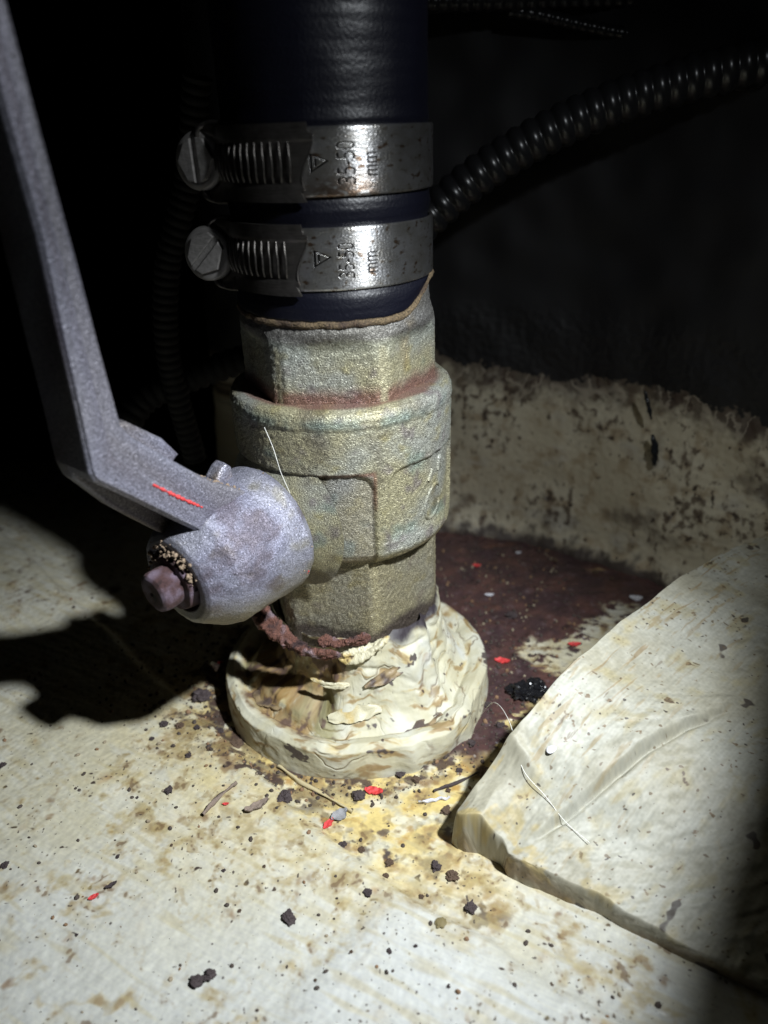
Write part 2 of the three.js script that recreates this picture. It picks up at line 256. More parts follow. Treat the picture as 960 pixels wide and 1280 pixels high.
// ---------------------------------------------------------------- the wall behind
{
  const c = new THREE.CatmullRomCurve3([[-0.080, -0.34], [-0.076, -0.22], [-0.064, -0.130], [-0.02, -0.1095], [0.039, -0.0955], [0.083, -0.0785], [0.1155, -0.049], [0.155, -0.008], [0.22, 0.05]].map(([x, z]) => V(x, 0, z)));
  const L = c.getLength(), W = 0.34, HH = 0.11;
  const P = [...Array(301)].map((_, i) => c.getPointAt(i / 300)), T = [...Array(301)].map((_, i) => c.getTangentAt(i / 300));
  let sA = 0; for (let i = 0; i < 300; i++) if (P[i].x < 0.039) sA = L * i / 300;
  const s0 = sA + 0.105;
  const line = (s) => 0.078 - 0.08 * Math.max(0, s - sA - 0.05) + 0.006 * noise(s * 18, 3, 71);
  const wc = tex(2048, 672, (u, v) => {
    const s = s0 + (u - 0.5) * W, y = v * HH - 0.005;
    const n1 = fbm(s * 40, y * 40, 72, 5), n2 = fbm(s * 150, y * 150, 73, 4), n3 = noise(s * 600, y * 600, 74), run = fbm(s * 260, y * 60, 75, 4), f = fbm(s * 360, y * 300, 87, 4);
    let k = mixc([0.56, 0.50, 0.36], [0.64, 0.59, 0.45], ss(-0.3, 0.4, n1));
    k = mixc(k, [0.36, 0.27, 0.16], 0.7 * ss(-0.05, 0.4, n2 + 0.3 * run));
    k = mixc(k, [0.58, 0.55, 0.46], 0.75 * ss(0.12, 0.4, fbm(s * 45 + 4, y * 90, 76, 5)));
    k = mixc(k, [0.17, 0.12, 0.075], 0.7 * ss(0.05, 0.5, 0.5 * f + 0.6 * n1 + 0.5 * run));
    k = mixc(k, [0.10, 0.068, 0.045], 0.7 * ss(0.16, 0.42, f + 0.6 * n1 + 0.2 * run));
    k = mixc(k, [0.055, 0.038, 0.029], 0.9 * ss(0.34, 0.5, 0.8 * f + 0.5 * n2 + 0.3 * n3 + 0.35 * n1));
    k = mixc(k, [0.62, 0.59, 0.50], 0.8 * ss(0.34, 0.5, fbm(s * 300 + 5, y * 300, 78, 4) + 0.4 * n1) * ss(0.05, 0.0, y));
    k = mixc(k, [0.64, 0.60, 0.48], 0.85 * ss(0.10, 0.3, fbm(s * 28 + 8, y * 160, 88, 4)) * ss(0.026, 0.010, y + 0.010 * n1));
    k = mixc(k, [0.07, 0.05, 0.04], 0.75 * ss(0.15, 0.45, fbm(s * 24 + 2, y * 34, 89, 5) + 0.25 * n2));
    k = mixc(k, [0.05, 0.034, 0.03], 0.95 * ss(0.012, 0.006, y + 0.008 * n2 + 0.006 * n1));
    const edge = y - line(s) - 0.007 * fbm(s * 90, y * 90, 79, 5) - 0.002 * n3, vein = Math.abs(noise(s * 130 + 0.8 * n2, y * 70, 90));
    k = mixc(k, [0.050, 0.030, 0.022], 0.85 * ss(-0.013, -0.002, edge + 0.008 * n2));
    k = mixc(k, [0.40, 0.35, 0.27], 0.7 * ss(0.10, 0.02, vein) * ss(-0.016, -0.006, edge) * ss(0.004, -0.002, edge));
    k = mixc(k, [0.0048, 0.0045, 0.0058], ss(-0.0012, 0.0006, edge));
    return k;
  }, true, THREE.ClampToEdgeWrapping);
  const wb = tex(1024, 512, (u, v) => { const s = s0 + (u - 0.5) * W, y = v * HH; return 0.5 + ss(1, 0.9, v) * ss(0, 0.04, u) * ss(1, 0.96, u) * (0.28 * fbm(s * 110, y * 110, 81, 5) + 0.14 * noise(s * 420, y * 420, 82) + 0.1 * noise(s * 300, y * 40, 83)); }, false, THREE.ClampToEdgeWrapping);
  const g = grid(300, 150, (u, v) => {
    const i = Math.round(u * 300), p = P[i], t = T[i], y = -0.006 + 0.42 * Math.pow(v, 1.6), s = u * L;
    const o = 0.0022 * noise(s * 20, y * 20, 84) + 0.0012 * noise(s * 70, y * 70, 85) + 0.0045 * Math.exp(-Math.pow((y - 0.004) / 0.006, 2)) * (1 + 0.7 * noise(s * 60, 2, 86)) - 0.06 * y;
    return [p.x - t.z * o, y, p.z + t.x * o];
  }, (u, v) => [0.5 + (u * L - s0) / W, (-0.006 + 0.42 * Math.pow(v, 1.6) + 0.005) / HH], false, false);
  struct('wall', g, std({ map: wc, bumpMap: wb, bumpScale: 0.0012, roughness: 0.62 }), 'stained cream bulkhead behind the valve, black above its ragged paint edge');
}

// ---------------------------------------------------------------- the stringer on the right
const RT = [0.0225, 0.0640], RU = [0.785, -0.62], RV = [0.854, 0.52];      // corner, along the crest, along the low end
const ridgeAB = (x, z) => { const d = RU[0] * RV[1] - RV[0] * RU[1], X = x - RT[0], Z = z - RT[1]; return [(X * RV[1] - RV[0] * Z) / d, (RU[0] * Z - X * RU[1]) / d]; };
const lerpT = (x, X, Y) => { let i = 0; while (i < X.length - 2 && x > X[i + 1]) i++; const t = ss(0, 1, (x - X[i]) / (X[i + 1] - X[i])) * 0.35 + 0.65 * Math.min(1, Math.max(0, (x - X[i]) / (X[i + 1] - X[i]))); return Y[i] + (Y[i + 1] - Y[i]) * t; };
function ridgeTop(a, b) {
  const A = Math.max(0, a), B = Math.max(0, b);
  const crest = lerpT(A, [0, 0.011, 0.0244, 0.0344, 0.045, 0.065, 0.087, 0.114, 0.146, 0.22], [0.0150, 0.0205, 0.0318, 0.037, 0.0402, 0.043, 0.0455, 0.0435, 0.038, 0.030]);
  const end = lerpT(B, [0, 0.012, 0.018, 0.03, 0.05, 0.12], [0.0150, 0.0142, 0.0132, 0.0120, 0.0098, 0.0065]) + 0.0050 * Math.exp(-Math.pow((B - 0.006) / 0.0042, 2)) * Math.exp(-A / 0.009);
  const crease = b - (0.0172 + 0.27 * a + 0.0014 * noise(a * 40, 1, 91));
  return end + (crest - 0.0150) * Math.exp(-B / 0.09)
    + (0.0020 * ss(0.0003, -0.0012, crease) * ss(-0.016, 0.0, crease) - 0.0022 * Math.exp(-Math.pow((crease - 0.0004) / 0.0008, 2)) * (0.6 + 0.5 * noise(a * 90, 2, 91))) * ss(0.002, 0.014, a) * ss(0.062, 0.040, a)
    - 0.0016 * Math.abs(noise(a * 26 + 3, b * 46, 98)) * ss(0.0, 0.01, b) + 0.0007 * Math.abs(noise(a * 60, b * 95, 99)) - 0.0005 * Math.abs(noise(a * 110 + b * 60, b * 170, 100))
    + 0.0007 * noise(a * 25, b * 25, 92) + 0.0004 * noise(a * 60, b * 80, 93)
    + 0.0016 * Math.exp(-Math.pow((a - 0.0185 + 0.35 * (b - 0.004)) / 0.0016, 2)) * ss(-0.002, 0.002, b) * ss(0.013, 0.008, b);
}
const bend = (q) => q;                                          // straight edges
{
  const wA = (u) => u < 0.3 ? -0.010 + 0.016 * (u / 0.3) : 0.006 + 0.20 * Math.pow((u - 0.3) / 0.7, 1.25);
  const wB = (v) => v < 0.3 ? -0.010 + 0.016 * (v / 0.3) : 0.006 + 0.12 * Math.pow((v - 0.3) / 0.7, 1.2);
  const g = grid(420, 440, (u, v) => {
    let a = wA(u), b = wB(v);
    const wob = 0.0026 * fbm(b * 60 + 2.3, 5, 95, 4) - 0.0015 * ss(0.003, 0.007, b) * ss(0.016, 0.012, b), wob2 = 0.0012 * noise(a * 45, 7, 97);
    const ea = a + wob, eb = b + wob2, rc = 0.0025;
    const inside = ea > rc || eb > rc ? Math.min(ea, eb) : rc - Math.hypot(rc - ea, rc - eb);
    const s = ss(-0.0034, 0.0007, inside), top = ridgeTop(a, b);
    let x = RT[0] + RU[0] * a + RV[0] * b, z = RT[1] + RU[1] * a + RV[1] * b;
    const y = 0.0 + (top - 0.0) * s, k = (1 - s) * (ea < eb ? 1 : 0.55);
    x += RU[0] * 0.0036 * k + RV[0] * 0.004 * (1 - s) * (eb < ea ? 1 : 0); z += RU[1] * 0.0036 * k + RV[1] * 0.004 * (1 - s) * (eb < ea ? 1 : 0);
    return [x, y, z];
  }, (u, v) => { const a = wA(u), b = wB(v); return [((a < 0 ? a * 4 : a) + 0.05) / 0.20, ((b < 0 ? b * 4 : b) + 0.05) / 0.15]; }, false, true);
  const rc = tex(1536, 1088, (u, v) => {
    const a = u * 0.20 - 0.05, b = v * 0.15 - 0.05, n1 = fbm(a * 40, b * 40, 101, 5), n2 = fbm(a * 120, b * 120, 102, 4), n3 = noise(a * 500, b * 500, 103), wr = noise(a * 45, b * 420 + 2 * n1, 104);
    let c = mixc([0.35, 0.33, 0.25], [0.42, 0.415, 0.35], ss(-0.3, 0.3, n1 + 0.3 * n2));
    c = mixc(c, [0.38, 0.32, 0.16], 0.6 * ss(0.05, 0.5, n2 + 0.25 * n1) * ss(0.035, -0.005, b + 0.01 * n1));
    c = mixc(c, [0.36, 0.31, 0.17], 0.6 * ss(0.05, 0.45, n2 + 0.4 * wr));
    const sp = fbm(a * 240, b * 240, 109, 4);
    c = mixc(c, [0.42, 0.31, 0.10], 0.75 * ss(0.20, 0.42, sp + 0.3 * n1) * ss(0.04, 0.0, a) * ss(0.035, 0.0, b));
    c = mixc(c, [0.30, 0.22, 0.11], 0.6 * ss(0.46, 0.6, sp + 0.35 * n2));
    c = mixc(c, [0.10, 0.07, 0.045], 0.9 * ss(0.50, 0.6, sp + 0.35 * n2 + 0.1 * wr));
    c = mixc(c, [0.26, 0.19, 0.10], 0.8 * ss(0.36, 0.52, noise(a * 60, b * 1300 + 3 * n1, 110) + 0.5 * n2) * ss(0.030, 0.006, b + 0.012 * n1) * ss(0.02, 0.05, a));
    c = mixc(c, [0.34, 0.24, 0.11], 0.5 * ss(0.44, 0.66, n2 + 0.2 * n3));
    c = mixc(c, [0.16, 0.10, 0.05], 0.8 * ss(0.40, 0.50, fbm(a * 420, b * 420, 120, 4) + 0.3 * n1));
    c = mixc(c, [0.42, 0.33, 0.14], 0.7 * ss(0.05, 0.3, n2 + 0.3 * sp) * ss(0.022, 0.004, a + 0.3 * b));
    c = mixc(c, [0.30, 0.25, 0.15], 0.6 * ss(0.35, 0.6, fbm(a * 200, b * 200, 108, 4) + 0.3 * n1));
    c = mixc(c, [0.20, 0.12, 0.05], 0.7 * ss(0.002, -0.006, a + 0.003 * n2) * ss(-0.2, 0.4, n2 + 0.3));
    { const gn = 1 + 0.14 * noise(a * 1300, b * 1300, 221) + 0.12 * noise(a * 160, b * 1500, 222); c = [c[0] * gn, c[1] * gn, c[2] * gn]; }
    c = mixc(c, [0.30, 0.23, 0.12], 0.7 * ss(0.22, 0.40, fbm(a * 90, b * 420, 223, 4) + 0.3 * n1) * ss(0.05, 0.01, b));
    c = mixc(c, [0.13, 0.085, 0.05], 0.8 * ss(0.42, 0.52, fbm(a * 160, b * 600, 224, 4) + 0.25 * n1) * ss(0.035, 0.0, b));
    c = mixc(c, [0.05, 0.04, 0.033], 0.9 * ss(0.62, 0.72, noise(a * 900, b * 900, 225) + 0.3 * n2 + 0.2 * n1));
    c = mixc(c, [0.05, 0.04, 0.033], 0.9 * ss(0.72, 0.82, noise(a * 330, b * 330, 105) + 0.35 * n2 + 0.1 * n1));
    c = mixc(c, [0.06, 0.045, 0.035], 0.9 * ss(0.60, 0.70, noise(a * 90, b * 170, 106) + 0.3 * n3));
    c = mixc(c, [0.12, 0.08, 0.04], 0.8 * ss(0.55, 0.66, noise(a * 700, b * 700, 107) + 0.15 * n1));
    return c;
  }, true, THREE.MirroredRepeatWrapping);
  const rb = tex(1024, 720, (u, v) => { const a = u * 0.20 - 0.05, b = v * 0.15 - 0.05; const q = noise(a * 40, b * 40, 129), st = noise(a * 30 + 0.5 * q, b * 230 + 1.6 * q, 146), dg = noise((a + b) * 45 + q, (b - a) * 300 + 1.4 * q, 147), dent = noise(a * 130, b * 130, 154);
    return 0.55 + 0.14 * fbm(a * 60, b * 90, 111, 3) + 0.12 * fbm(a * 170 + b * 60, b * 260, 128, 4) + 0.13 * st * ss(0.035, 0.005, b) + 0.10 * dg * ss(0.0, 0.02, b) - 0.12 * Math.max(0, dent - 0.35) + 0.04 * noise(a * 420, b * 420, 155) + 0.13 * noise(a * 55 + b * 40, b * 520 + 2.5 * noise(a * 40, b * 50, 118), 119) * ss(0.024, 0.004, b + 0.006 * noise(a * 30, b * 30, 116)) * ss(0.01, 0.04, a) + 0.16 * noise(a * 40, b * 330 + 3 * noise(a * 30, b * 30, 113), 112) * ss(0.05, 0.0, b) * ss(0.0, 0.04, a) + 0.12 * noise((a + b) * 60, (a - b) * 260, 114) * ss(0.0, 0.03, b) + 0.05 * noise(a * 500, b * 500, 115); }, false, THREE.MirroredRepeatWrapping);
  const t = thing('stringer', 'cream painted fibreglass stringer running diagonally on the right of the flange', 'stringer');
  { const bl = new THREE.SphereGeometry(1, 24, 14); bl.scale(0.0019, 0.0004, 0.0011); const bm = mesh('paint_blister', bl, M.paleChip, t); bm.position.set(0.0483, ridgeTop(...ridgeAB(0.0483, 0.0553)) + 0.0001, 0.0553); bm.rotation.y = 0.9; }
  mesh('laminate', g, std({ map: rc, bumpMap: rb, bumpScale: 0.0021, roughness: 0.55 }), t);
}

// ---------------------------------------------------------------- the skin fitting flange
{
  const t = thing('hull_flange', 'round cream flange smeared with old sealant under the valve', 'flange');
  const prof = [[0.024, 0.0385], [0.0256, 0.0358], [0.0268, 0.0285], [0.0286, 0.0215], [0.0308, 0.0168], [0.0332, 0.0140], [0.0346, 0.0132], [0.0360, 0.0142], [0.0385, 0.0150], [0.0406, 0.0138], [0.0412, 0.0090], [0.0418, 0.001]];
  const fold = (ph, y) => {
    let d = 0.0008 * noise(Math.sin(ph) * 2.0, Math.cos(ph) * 2.0, y * 60) + 0.0005 * fbm(ph * 2.2 + y * 90, y * 85, 131, 4) + 0.0003 * fbm(Math.sin(ph) * 9, Math.cos(ph) * 9, y * 260, 3);
    const g = (c, w) => Math.exp(-Math.pow((ph - c * D) / (w * D), 2));
    d += 0.0026 * g(36, 9) * ss(0.036, 0.026, y) * ss(0.001, 0.012, y) + 0.0014 * g(50, 4) - 0.0016 * g(62, 6) * ss(0.015, 0.025, y) + 0.0011 * g(22, 4) * ss(0.02, 0.01, y);
    d -= 0.0007 * Math.pow(Math.max(0, 1 - Math.abs(noise(ph * 1.5 + y * 90, y * 110 - ph * 1.0, 136)) * 4.0), 2) * ss(0.0125, 0.018, y);
    d += 0.0005 * Math.max(0, fbm(ph * 1.6 - y * 50, y * 70 + ph * 1.1, 134, 4)) * ss(0.010, 0.016, y);
    // the sealant is broken away on the left, down to the ochre bedding
    d -= 0.0052 * ss(-8, -17, ph / D + 4 * noise(y * 200, ph * 2, 137)) * ss(-125, -90, ph / D) * ss(0.0165, 0.0195, y + 0.0018 * noise(ph * 4, 1, 138)) * ss(0.0385, 0.0345, y);
    return d;
  };
  const g = turned(prof, 420, (ph, r, y) => [Math.max(0.0225, r + fold(ph, y)), y + 0.0006 * noise(Math.sin(ph) * 5, Math.cos(ph) * 5, y * 200 + 3)], 0.03, 0.00035);
  const fq = densify(prof, 0.00035).length;
  const paint = (ph, w) => {                                    // ph in degrees, w 0 at the bottom .. 1 at the top of the profile
    const X = ph * D * 0.036, Y = w * 0.036, n1 = fbm(X * 60, Y * 60, 201, 4), n2 = fbm(X * 170, Y * 230, 202, 4), n3 = noise(X * 900, Y * 900, 203);
    const crack = Math.abs(noise(X * 42 + 0.6 * n1 + Y * 40, Y * 150 + 1.6 * n1 - X * 22, 204)) + 0.25 * Math.max(0, noise(X * 70, Y * 70, 209)), st = fbm(X * 110 + Y * 80, Y * 420 + 2 * n1, 205, 4);
    return { n1, n2, n3, crack, st, X, Y };
  };
  const fc = tex(1792, 352, (u, v) => {
    const ph = -180 + 360 * u, { n1, n2, n3, crack, st, X, Y } = paint(ph, v);
    let c = mixc([0.50, 0.47, 0.33], [0.60, 0.59, 0.49], ss(-0.3, 0.3, n1 + 0.2 * n2));
    c = mixc(c, [0.54, 0.42, 0.17], 0.75 * ss(0.02, 0.4, st + 0.2 * n1));
    c = mixc(c, [0.28, 0.19, 0.09], 0.85 * ss(0.10, 0.34, st + 0.5 * n2));
    c = mixc(c, [0.15, 0.09, 0.05], 0.85 * ss(0.075, 0.01, crack + 0.06 * n2) * ss(-0.15, 0.2, n2 + n1));
    c = mixc(c, [0.064, 0.048, 0.045], 0.95 * ss(0.30, 0.38, fbm(X * 85 + 3, Y * 190, 206, 5) + 0.12 * n3));
    c = mixc(c, [0.60, 0.62, 0.60], 0.7 * ss(0.2, 0.45, fbm(X * 50 + 9, Y * 70, 207, 3)));
    c = mixc(c, [0.07, 0.05, 0.04], ss(0.62, 0.72, noise(X * 480, Y * 480, 208) + 0.3 * n2));
    const peel = ss(-2, -10, ph + 8 * n1) * ss(-125, -95, ph) * ss(0.32, 0.40, v + 0.05 * n2) * ss(0.92, 0.80, v);
    c = mixc(c, mixc([0.30, 0.18, 0.06], [0.26, 0.23, 0.10], ss(-0.1, 0.2, n1)), 0.85 * peel * ss(-0.3, 0.0, n2 + 0.15));
    c = mixc(c, [0.12, 0.075, 0.06], 0.9 * peel * ss(0.0, 0.2, n2 - 0.3 * n1));
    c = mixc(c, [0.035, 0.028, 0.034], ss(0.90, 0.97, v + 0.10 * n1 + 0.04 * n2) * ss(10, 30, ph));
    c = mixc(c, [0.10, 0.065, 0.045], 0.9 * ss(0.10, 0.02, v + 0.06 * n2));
    return c;
  });
  const fb = tex(1792, 352, (u, v) => { const { n1, n2, n3, crack, st } = paint(-180 + 360 * u, v); return 0.55 + 0.16 * n1 + 0.14 * n2 + 0.04 * n3 - 0.16 * ss(0.10, 0.0, crack) + 0.12 * st; }, false);
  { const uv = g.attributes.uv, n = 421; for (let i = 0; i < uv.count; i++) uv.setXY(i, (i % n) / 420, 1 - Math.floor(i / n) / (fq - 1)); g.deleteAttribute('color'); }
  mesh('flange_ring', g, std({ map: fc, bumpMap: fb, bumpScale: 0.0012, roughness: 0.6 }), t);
  // a corroded strip and a lump of sealant standing off the fitting
  const strip = (name, pts, rad, cf, mat, seed, label) => {
    const g = tubeAlong(pts.map(([deg, r, y]) => [r * Math.sin(deg * D), y, r * Math.cos(deg * D)]), rad, 44, 240, 0.02, (t, a) => rad * Math.sqrt(Math.min(1, 8 * t, 8 * (1 - t))) * Math.max(0.15, 0.68 + 0.40 * Math.cos(2 * a + 5 * t + seed) + 0.6 * fbm(t * 7 + seed, Math.cos(a) * 1.1, Math.sin(a) * 1.1 + seed + 0.37, 4) + (mat === M.rust ? 0.45 : 0.10) * fbm(t * 24 + seed, Math.cos(a) * 2.4, Math.sin(a) * 2.4 + seed + 0.61, 3)));
    setColors(g, cf); const o = mesh(name, g, mat, t); o.userData.label = label; return o;
  };
  const rustC = (x, y, z) => { const n1 = fbm(x * 180, y * 180, z * 180, 4), n2 = fbm(x * 500, y * 500, z * 500, 3); return mixc(mixc([0.24, 0.10, 0.07], [0.36, 0.27, 0.30], ss(0.02, 0.35, n1)), [0.06, 0.03, 0.03], ss(0.1, 0.45, -n1 + 0.5 * n2)); };
  const sealC = (x, y, z) => { const n1 = fbm(x * 180, y * 180, z * 180, 4), n2 = fbm(x * 500, y * 500, z * 500, 3); return mixc(mixc([0.58, 0.54, 0.38], [0.50, 0.38, 0.15], ss(0, 0.35, n1)), [0.12, 0.08, 0.05], ss(0.25, 0.4, n1 * 0.6 + 0.7 * n2)); };
  const peelGeo = (seed, len, wid, bulge) => { const g = flakeGeo(seed, 1, wid, bulge); g.scale(len, len * 0.6, len); const p = g.attributes.position; for (let i = 0; i < p.count; i++) p.setZ(i, p.getZ(i) + 0) ; for (let i = 0; i < p.count; i++) { const x = p.getX(i); p.setY(i, p.getY(i) - x * x / 0.07); } g.computeVertexNormals(); return g; };
  for (const [deg, r, y, len, wid, tilt, spin, seed, dark] of [[0, 0.0300, 0.0180, 0.0150, 0.26, 0.85, 0.12, 81, 0], [36, 0.0306, 0.0168, 0.0120, 0.28, 0.85, 0.2, 83, 1], [20, 0.0270, 0.0270, 0.0140, 0.22, 1.15, 0.18, 86, 1], [30, 0.0362, 0.0138, 0.0160, 0.2, 0.15, 0.15, 89, 1], [-52, 0.0318, 0.0148, 0.0130, 0.36, 0.4, 0.3, 91, 1]]) {
    const g = peelGeo(seed, len, wid, 0.03), m = new THREE.Matrix4().makeRotationY(deg * D).multiply(new THREE.Matrix4().makeTranslation(0, y, r + 0.0004)).multiply(new THREE.Matrix4().makeRotationX(tilt)).multiply(new THREE.Matrix4().makeRotationY(spin));
    g.applyMatrix4(m); setColors(g, dark ? (x, yy, z) => mixc([0.30, 0.22, 0.12], [0.09, 0.065, 0.055], ss(-0.1, 0.2, fbm(x * 260, yy * 260, z * 260, 4))) : sealC);
    mesh('paint_flake', g, M.sealed, t);
  }
  strip('rust_flake', [[-68, 0.0315, 0.0450], [-52, 0.0296, 0.0418], [-36, 0.0290, 0.0385], [-20, 0.0284, 0.0365], [-6, 0.0275, 0.0362]], 0.0026, rustC, M.rust, 1, 'rusty brown strip curling out from the top of the fitting');
  strip('rust_flake', [[-20, 0.0268, 0.0395], [-4, 0.0262, 0.0392], [12, 0.0256, 0.0402]], 0.0016, rustC, M.rust, 2, 'rust crust along the joint under the hexagon');
  strip('sealant_lump', [[-8, 0.0272, 0.0345], [2, 0.0268, 0.0355], [13, 0.0262, 0.0368], [24, 0.0256, 0.0388]], 0.0019, sealC, M.sealed, 3, 'pale torn lump of sealant under the hexagon');
  strip('sealant_lump', [[-26, 0.0276, 0.0265], [-14, 0.0282, 0.0258], [-2, 0.0280, 0.0262]], 0.0009, sealC, M.sealed, 4, 'small curl of sealant at the edge of the broken place');
}

// ---------------------------------------------------------------- the ball valve
const patina = (x, y, z) => {
  const n1 = fbm(x * 60, y * 60, z * 60, 4), n2 = fbm(x * 170, y * 170, z * 170, 4), n3 = noise(x * 500, y * 500, z * 500);
  let c = mixc([0.62, 0.57, 0.36], [0.56, 0.57, 0.50], ss(-0.25, 0.35, n1));
  c = mixc(c, [0.62, 0.54, 0.24], 0.75 * ss(0.05, 0.45, n2 + 0.2 * n1 - 0.1));
  c = mixc(c, [0.32, 0.46, 0.41], 0.55 * ss(0.22, 0.5, fbm(x * 90 + 5, y * 90, z * 90, 4)));
  c = mixc(c, [0.17, 0.14, 0.11], 0.6 * ss(0.16, 0.42, fbm(x * 75 + 2, y * 45, z * 75, 5) + 0.25 * n2));
  c = mixc(c, [0.32, 0.27, 0.28], 0.7 * ss(0.12, 0.5, -n2 + 0.2 * n3));
  return c;
};
const wear = (x, y, z, v0) => { const a = (((Math.atan2(x, z) / D - v0) % 60) + 60) % 60, q = Math.min(a, 60 - a); return ss(3.2, 0.8, q + 2.2 * fbm(x * 200, y * 120, z * 200, 3)); };
const hexR = (ph, R, v0) => { const a = (((ph / D - v0) % 60) + 60) % 60 - 30; return R * Math.cos(30 * D) / Math.cos(a * D); };
const valve = thing('ball_valve', 'corroded bronze ball valve with hexagonal ends standing on the flange', 'valve');
{
  const N = 0.00018;
  const rough = (ph, y) => N * noise(Math.sin(ph) * 26, Math.cos(ph) * 26, y * 900);
  // upper hexagon with its round collar
  const up = turned([[0.017, 0.1340], [0.0222, 0.1340], [0.0226, 0.1300], [0.0230, 0.1240], [0.0238, 0.1215], [0.0242, 0.1195], [0.0243, 0.1060], [0.0243, 0.101]], 360, (ph, r, y) => {
    const hx = hexR(ph, 0.0253, -33), k = ss(0.1222, 0.1172, y + 0.0005 * noise(ph * 3, 1, 140)); return [r + (Math.min(r, hx) - r) * k + rough(ph, y) * 1.2, y];
  }, 0.024, 0.0004);
  setColors(up, (x, y, z) => { const n = fbm(x * 120, y * 120, z * 120, 4), ph = Math.atan2(x, z) / D; let c = mixc(patina(x, y, z), [0.50, 0.55, 0.50], 0.45 * ss(0.112, 0.119, y)); c = mixc(c, [0.22, 0.20, 0.20], 0.75 * ss(0.1185, 0.1205, y + 0.001 * n)); c = mixc(c, [0.30, 0.12, 0.10], 0.8 * ss(0.1095, 0.1062, y + 0.002 * n)); c = mixc(c, [0.74, 0.68, 0.44], 0.7 * wear(x, y, z, -33) * ss(0.1190, 0.1170, y)); return mixc(c, [0.60, 0.46, 0.24], 0.75 * Math.exp(-Math.pow((ph - 47) / 5, 2)) * ss(0.108, 0.110, y) * ss(-0.2, 0.3, n + 0.1)); });
  mesh('upper_hexagon', up, M.bronze, valve);
  // body with raised band, recessed side panels
  const body = turned([[0.0215, 0.1050], [0.0262, 0.1049], [0.0278, 0.1043], [0.0286, 0.1028], [0.0287, 0.1012], [0.0284, 0.1002], [0.0285, 0.0990], [0.0285, 0.0690], [0.0283, 0.0665], [0.0274, 0.0648], [0.0258, 0.0634], [0.0240, 0.0632]], 440, (ph, r, y) => {
    let d = 0;
    for (const c of [-36, 54, 144, 234]) {
      let a = ph / D - c; a = ((a + 180) % 360 + 360) % 360 - 180;
      const qx = Math.abs(a) * D * 0.0285 - (c === 54 ? 0.0149 : 0.0259) + 0.0045, qy = y - 0.0891 + 0.0045, q = Math.min(Math.max(qx, qy), 0) + Math.hypot(Math.max(qx, 0), Math.max(qy, 0)) - 0.0045;
      d -= 0.0010 * ss(0.0005, -0.0005, q + 0.0002 * noise(ph * 20, y * 700, 142)) * (c === 54 ? ss(0.066, 0.072, y) : 1);
    }
    return [r + d + rough(ph, y), y + 0.0003 * noise(ph * 4, y * 100, 141)];
  }, 0.024, 0.0004);
  setColors(body, (x, y, z) => {
    const n = fbm(x * 140, y * 140, z * 140, 4), ph = Math.atan2(x, z) / D; let c = patina(x, y, z);
    const ey = Math.abs(y - 0.0891), pan = ph < 16;
    c = mixc(c, [0.33, 0.14, 0.10], 0.75 * ss(0.0009, 0.0002, ey) * ss(-25, 0, ph) * (pan ? 1 : 0)); c = mixc(c, [0.33, 0.14, 0.10], 0.75 * Math.exp(-Math.pow((ph - 16.5) / 1.1, 2)) * ss(0.076, 0.083, y + 0.004 * n) * ss(0.0905, 0.089, y));
    c = mixc(c, [0.34, 0.16, 0.13], 0.75 * ss(0.0265, 0.0245, Math.hypot(x, z) + 0.0012 * n) * ss(0.1035, 0.1042, y));
    c = mixc(c, [0.35, 0.48, 0.44], 0.6 * Math.exp(-Math.pow((y - 0.1018) / 0.0016, 2)) * ss(-0.2, 0.3, n));
    c = mixc(c, [0.42, 0.32, 0.10], 0.6 * ss(0.0675, 0.0650, y + 0.001 * n));
    return mixc(c, [0.40, 0.37, 0.40], 0.35 * (pan ? 1 : 0) * ss(0.0893, 0.0885, y));
  });
  mesh('valve_body', body, M.bronze, valve);
  // lower hexagon
  const lo = turned([[0.022, 0.0680], [0.0246, 0.0660], [0.0246, 0.0345], [0.022, 0.0335]], 360, (ph, r, y) => [Math.min(r, hexR(ph, 0.0257, -43)) + rough(ph, y) * 1.4, y], 0.024, 0.0004);
  setColors(lo, (x, y, z) => { const n = fbm(x * 140, y * 140, z * 140, 4); let c = mixc(patina(x, y, z), [0.55, 0.47, 0.27], 0.45); c = mixc(c, [0.34, 0.30, 0.24], 0.2); c = mixc(c, [0.74, 0.66, 0.40], 0.6 * wear(x, y, z, -43)); return mixc(c, [0.10, 0.07, 0.07], 0.85 * ss(0.0425, 0.0392, y + 0.003 * n)); });
  mesh('lower_hexagon', lo, M.bronze, valve);
  // cast marks in the right-hand panel
  const on = (ph, y, r) => V(r * Math.sin(ph * D), y, r * Math.cos(ph * D));
  const mark = (pts, rad) => { const g = tubeAlong(pts, rad, 8, 40, 0.024); setColors(g, patina); mesh('cast_mark', g, M.bronze, valve); };
  mark([...Array(17)].map((_, i) => { const a = (30 + i * 19) * D; return on(56 + 8 * Math.cos(a), 0.0757 + 0.0042 * Math.sin(a) + 0.0012 * Math.cos(a), 0.0273).toArray(); }), 0.0006);
  mark([on(51, 0.0822, 0.0273), on(55, 0.0848, 0.0273)].map((v) => v.toArray()), 0.0007);
  mark([on(61, 0.0835, 0.0273), on(63, 0.0868, 0.0274), on(66, 0.0835, 0.0273)].map((v) => v.toArray()), 0.00065);
}
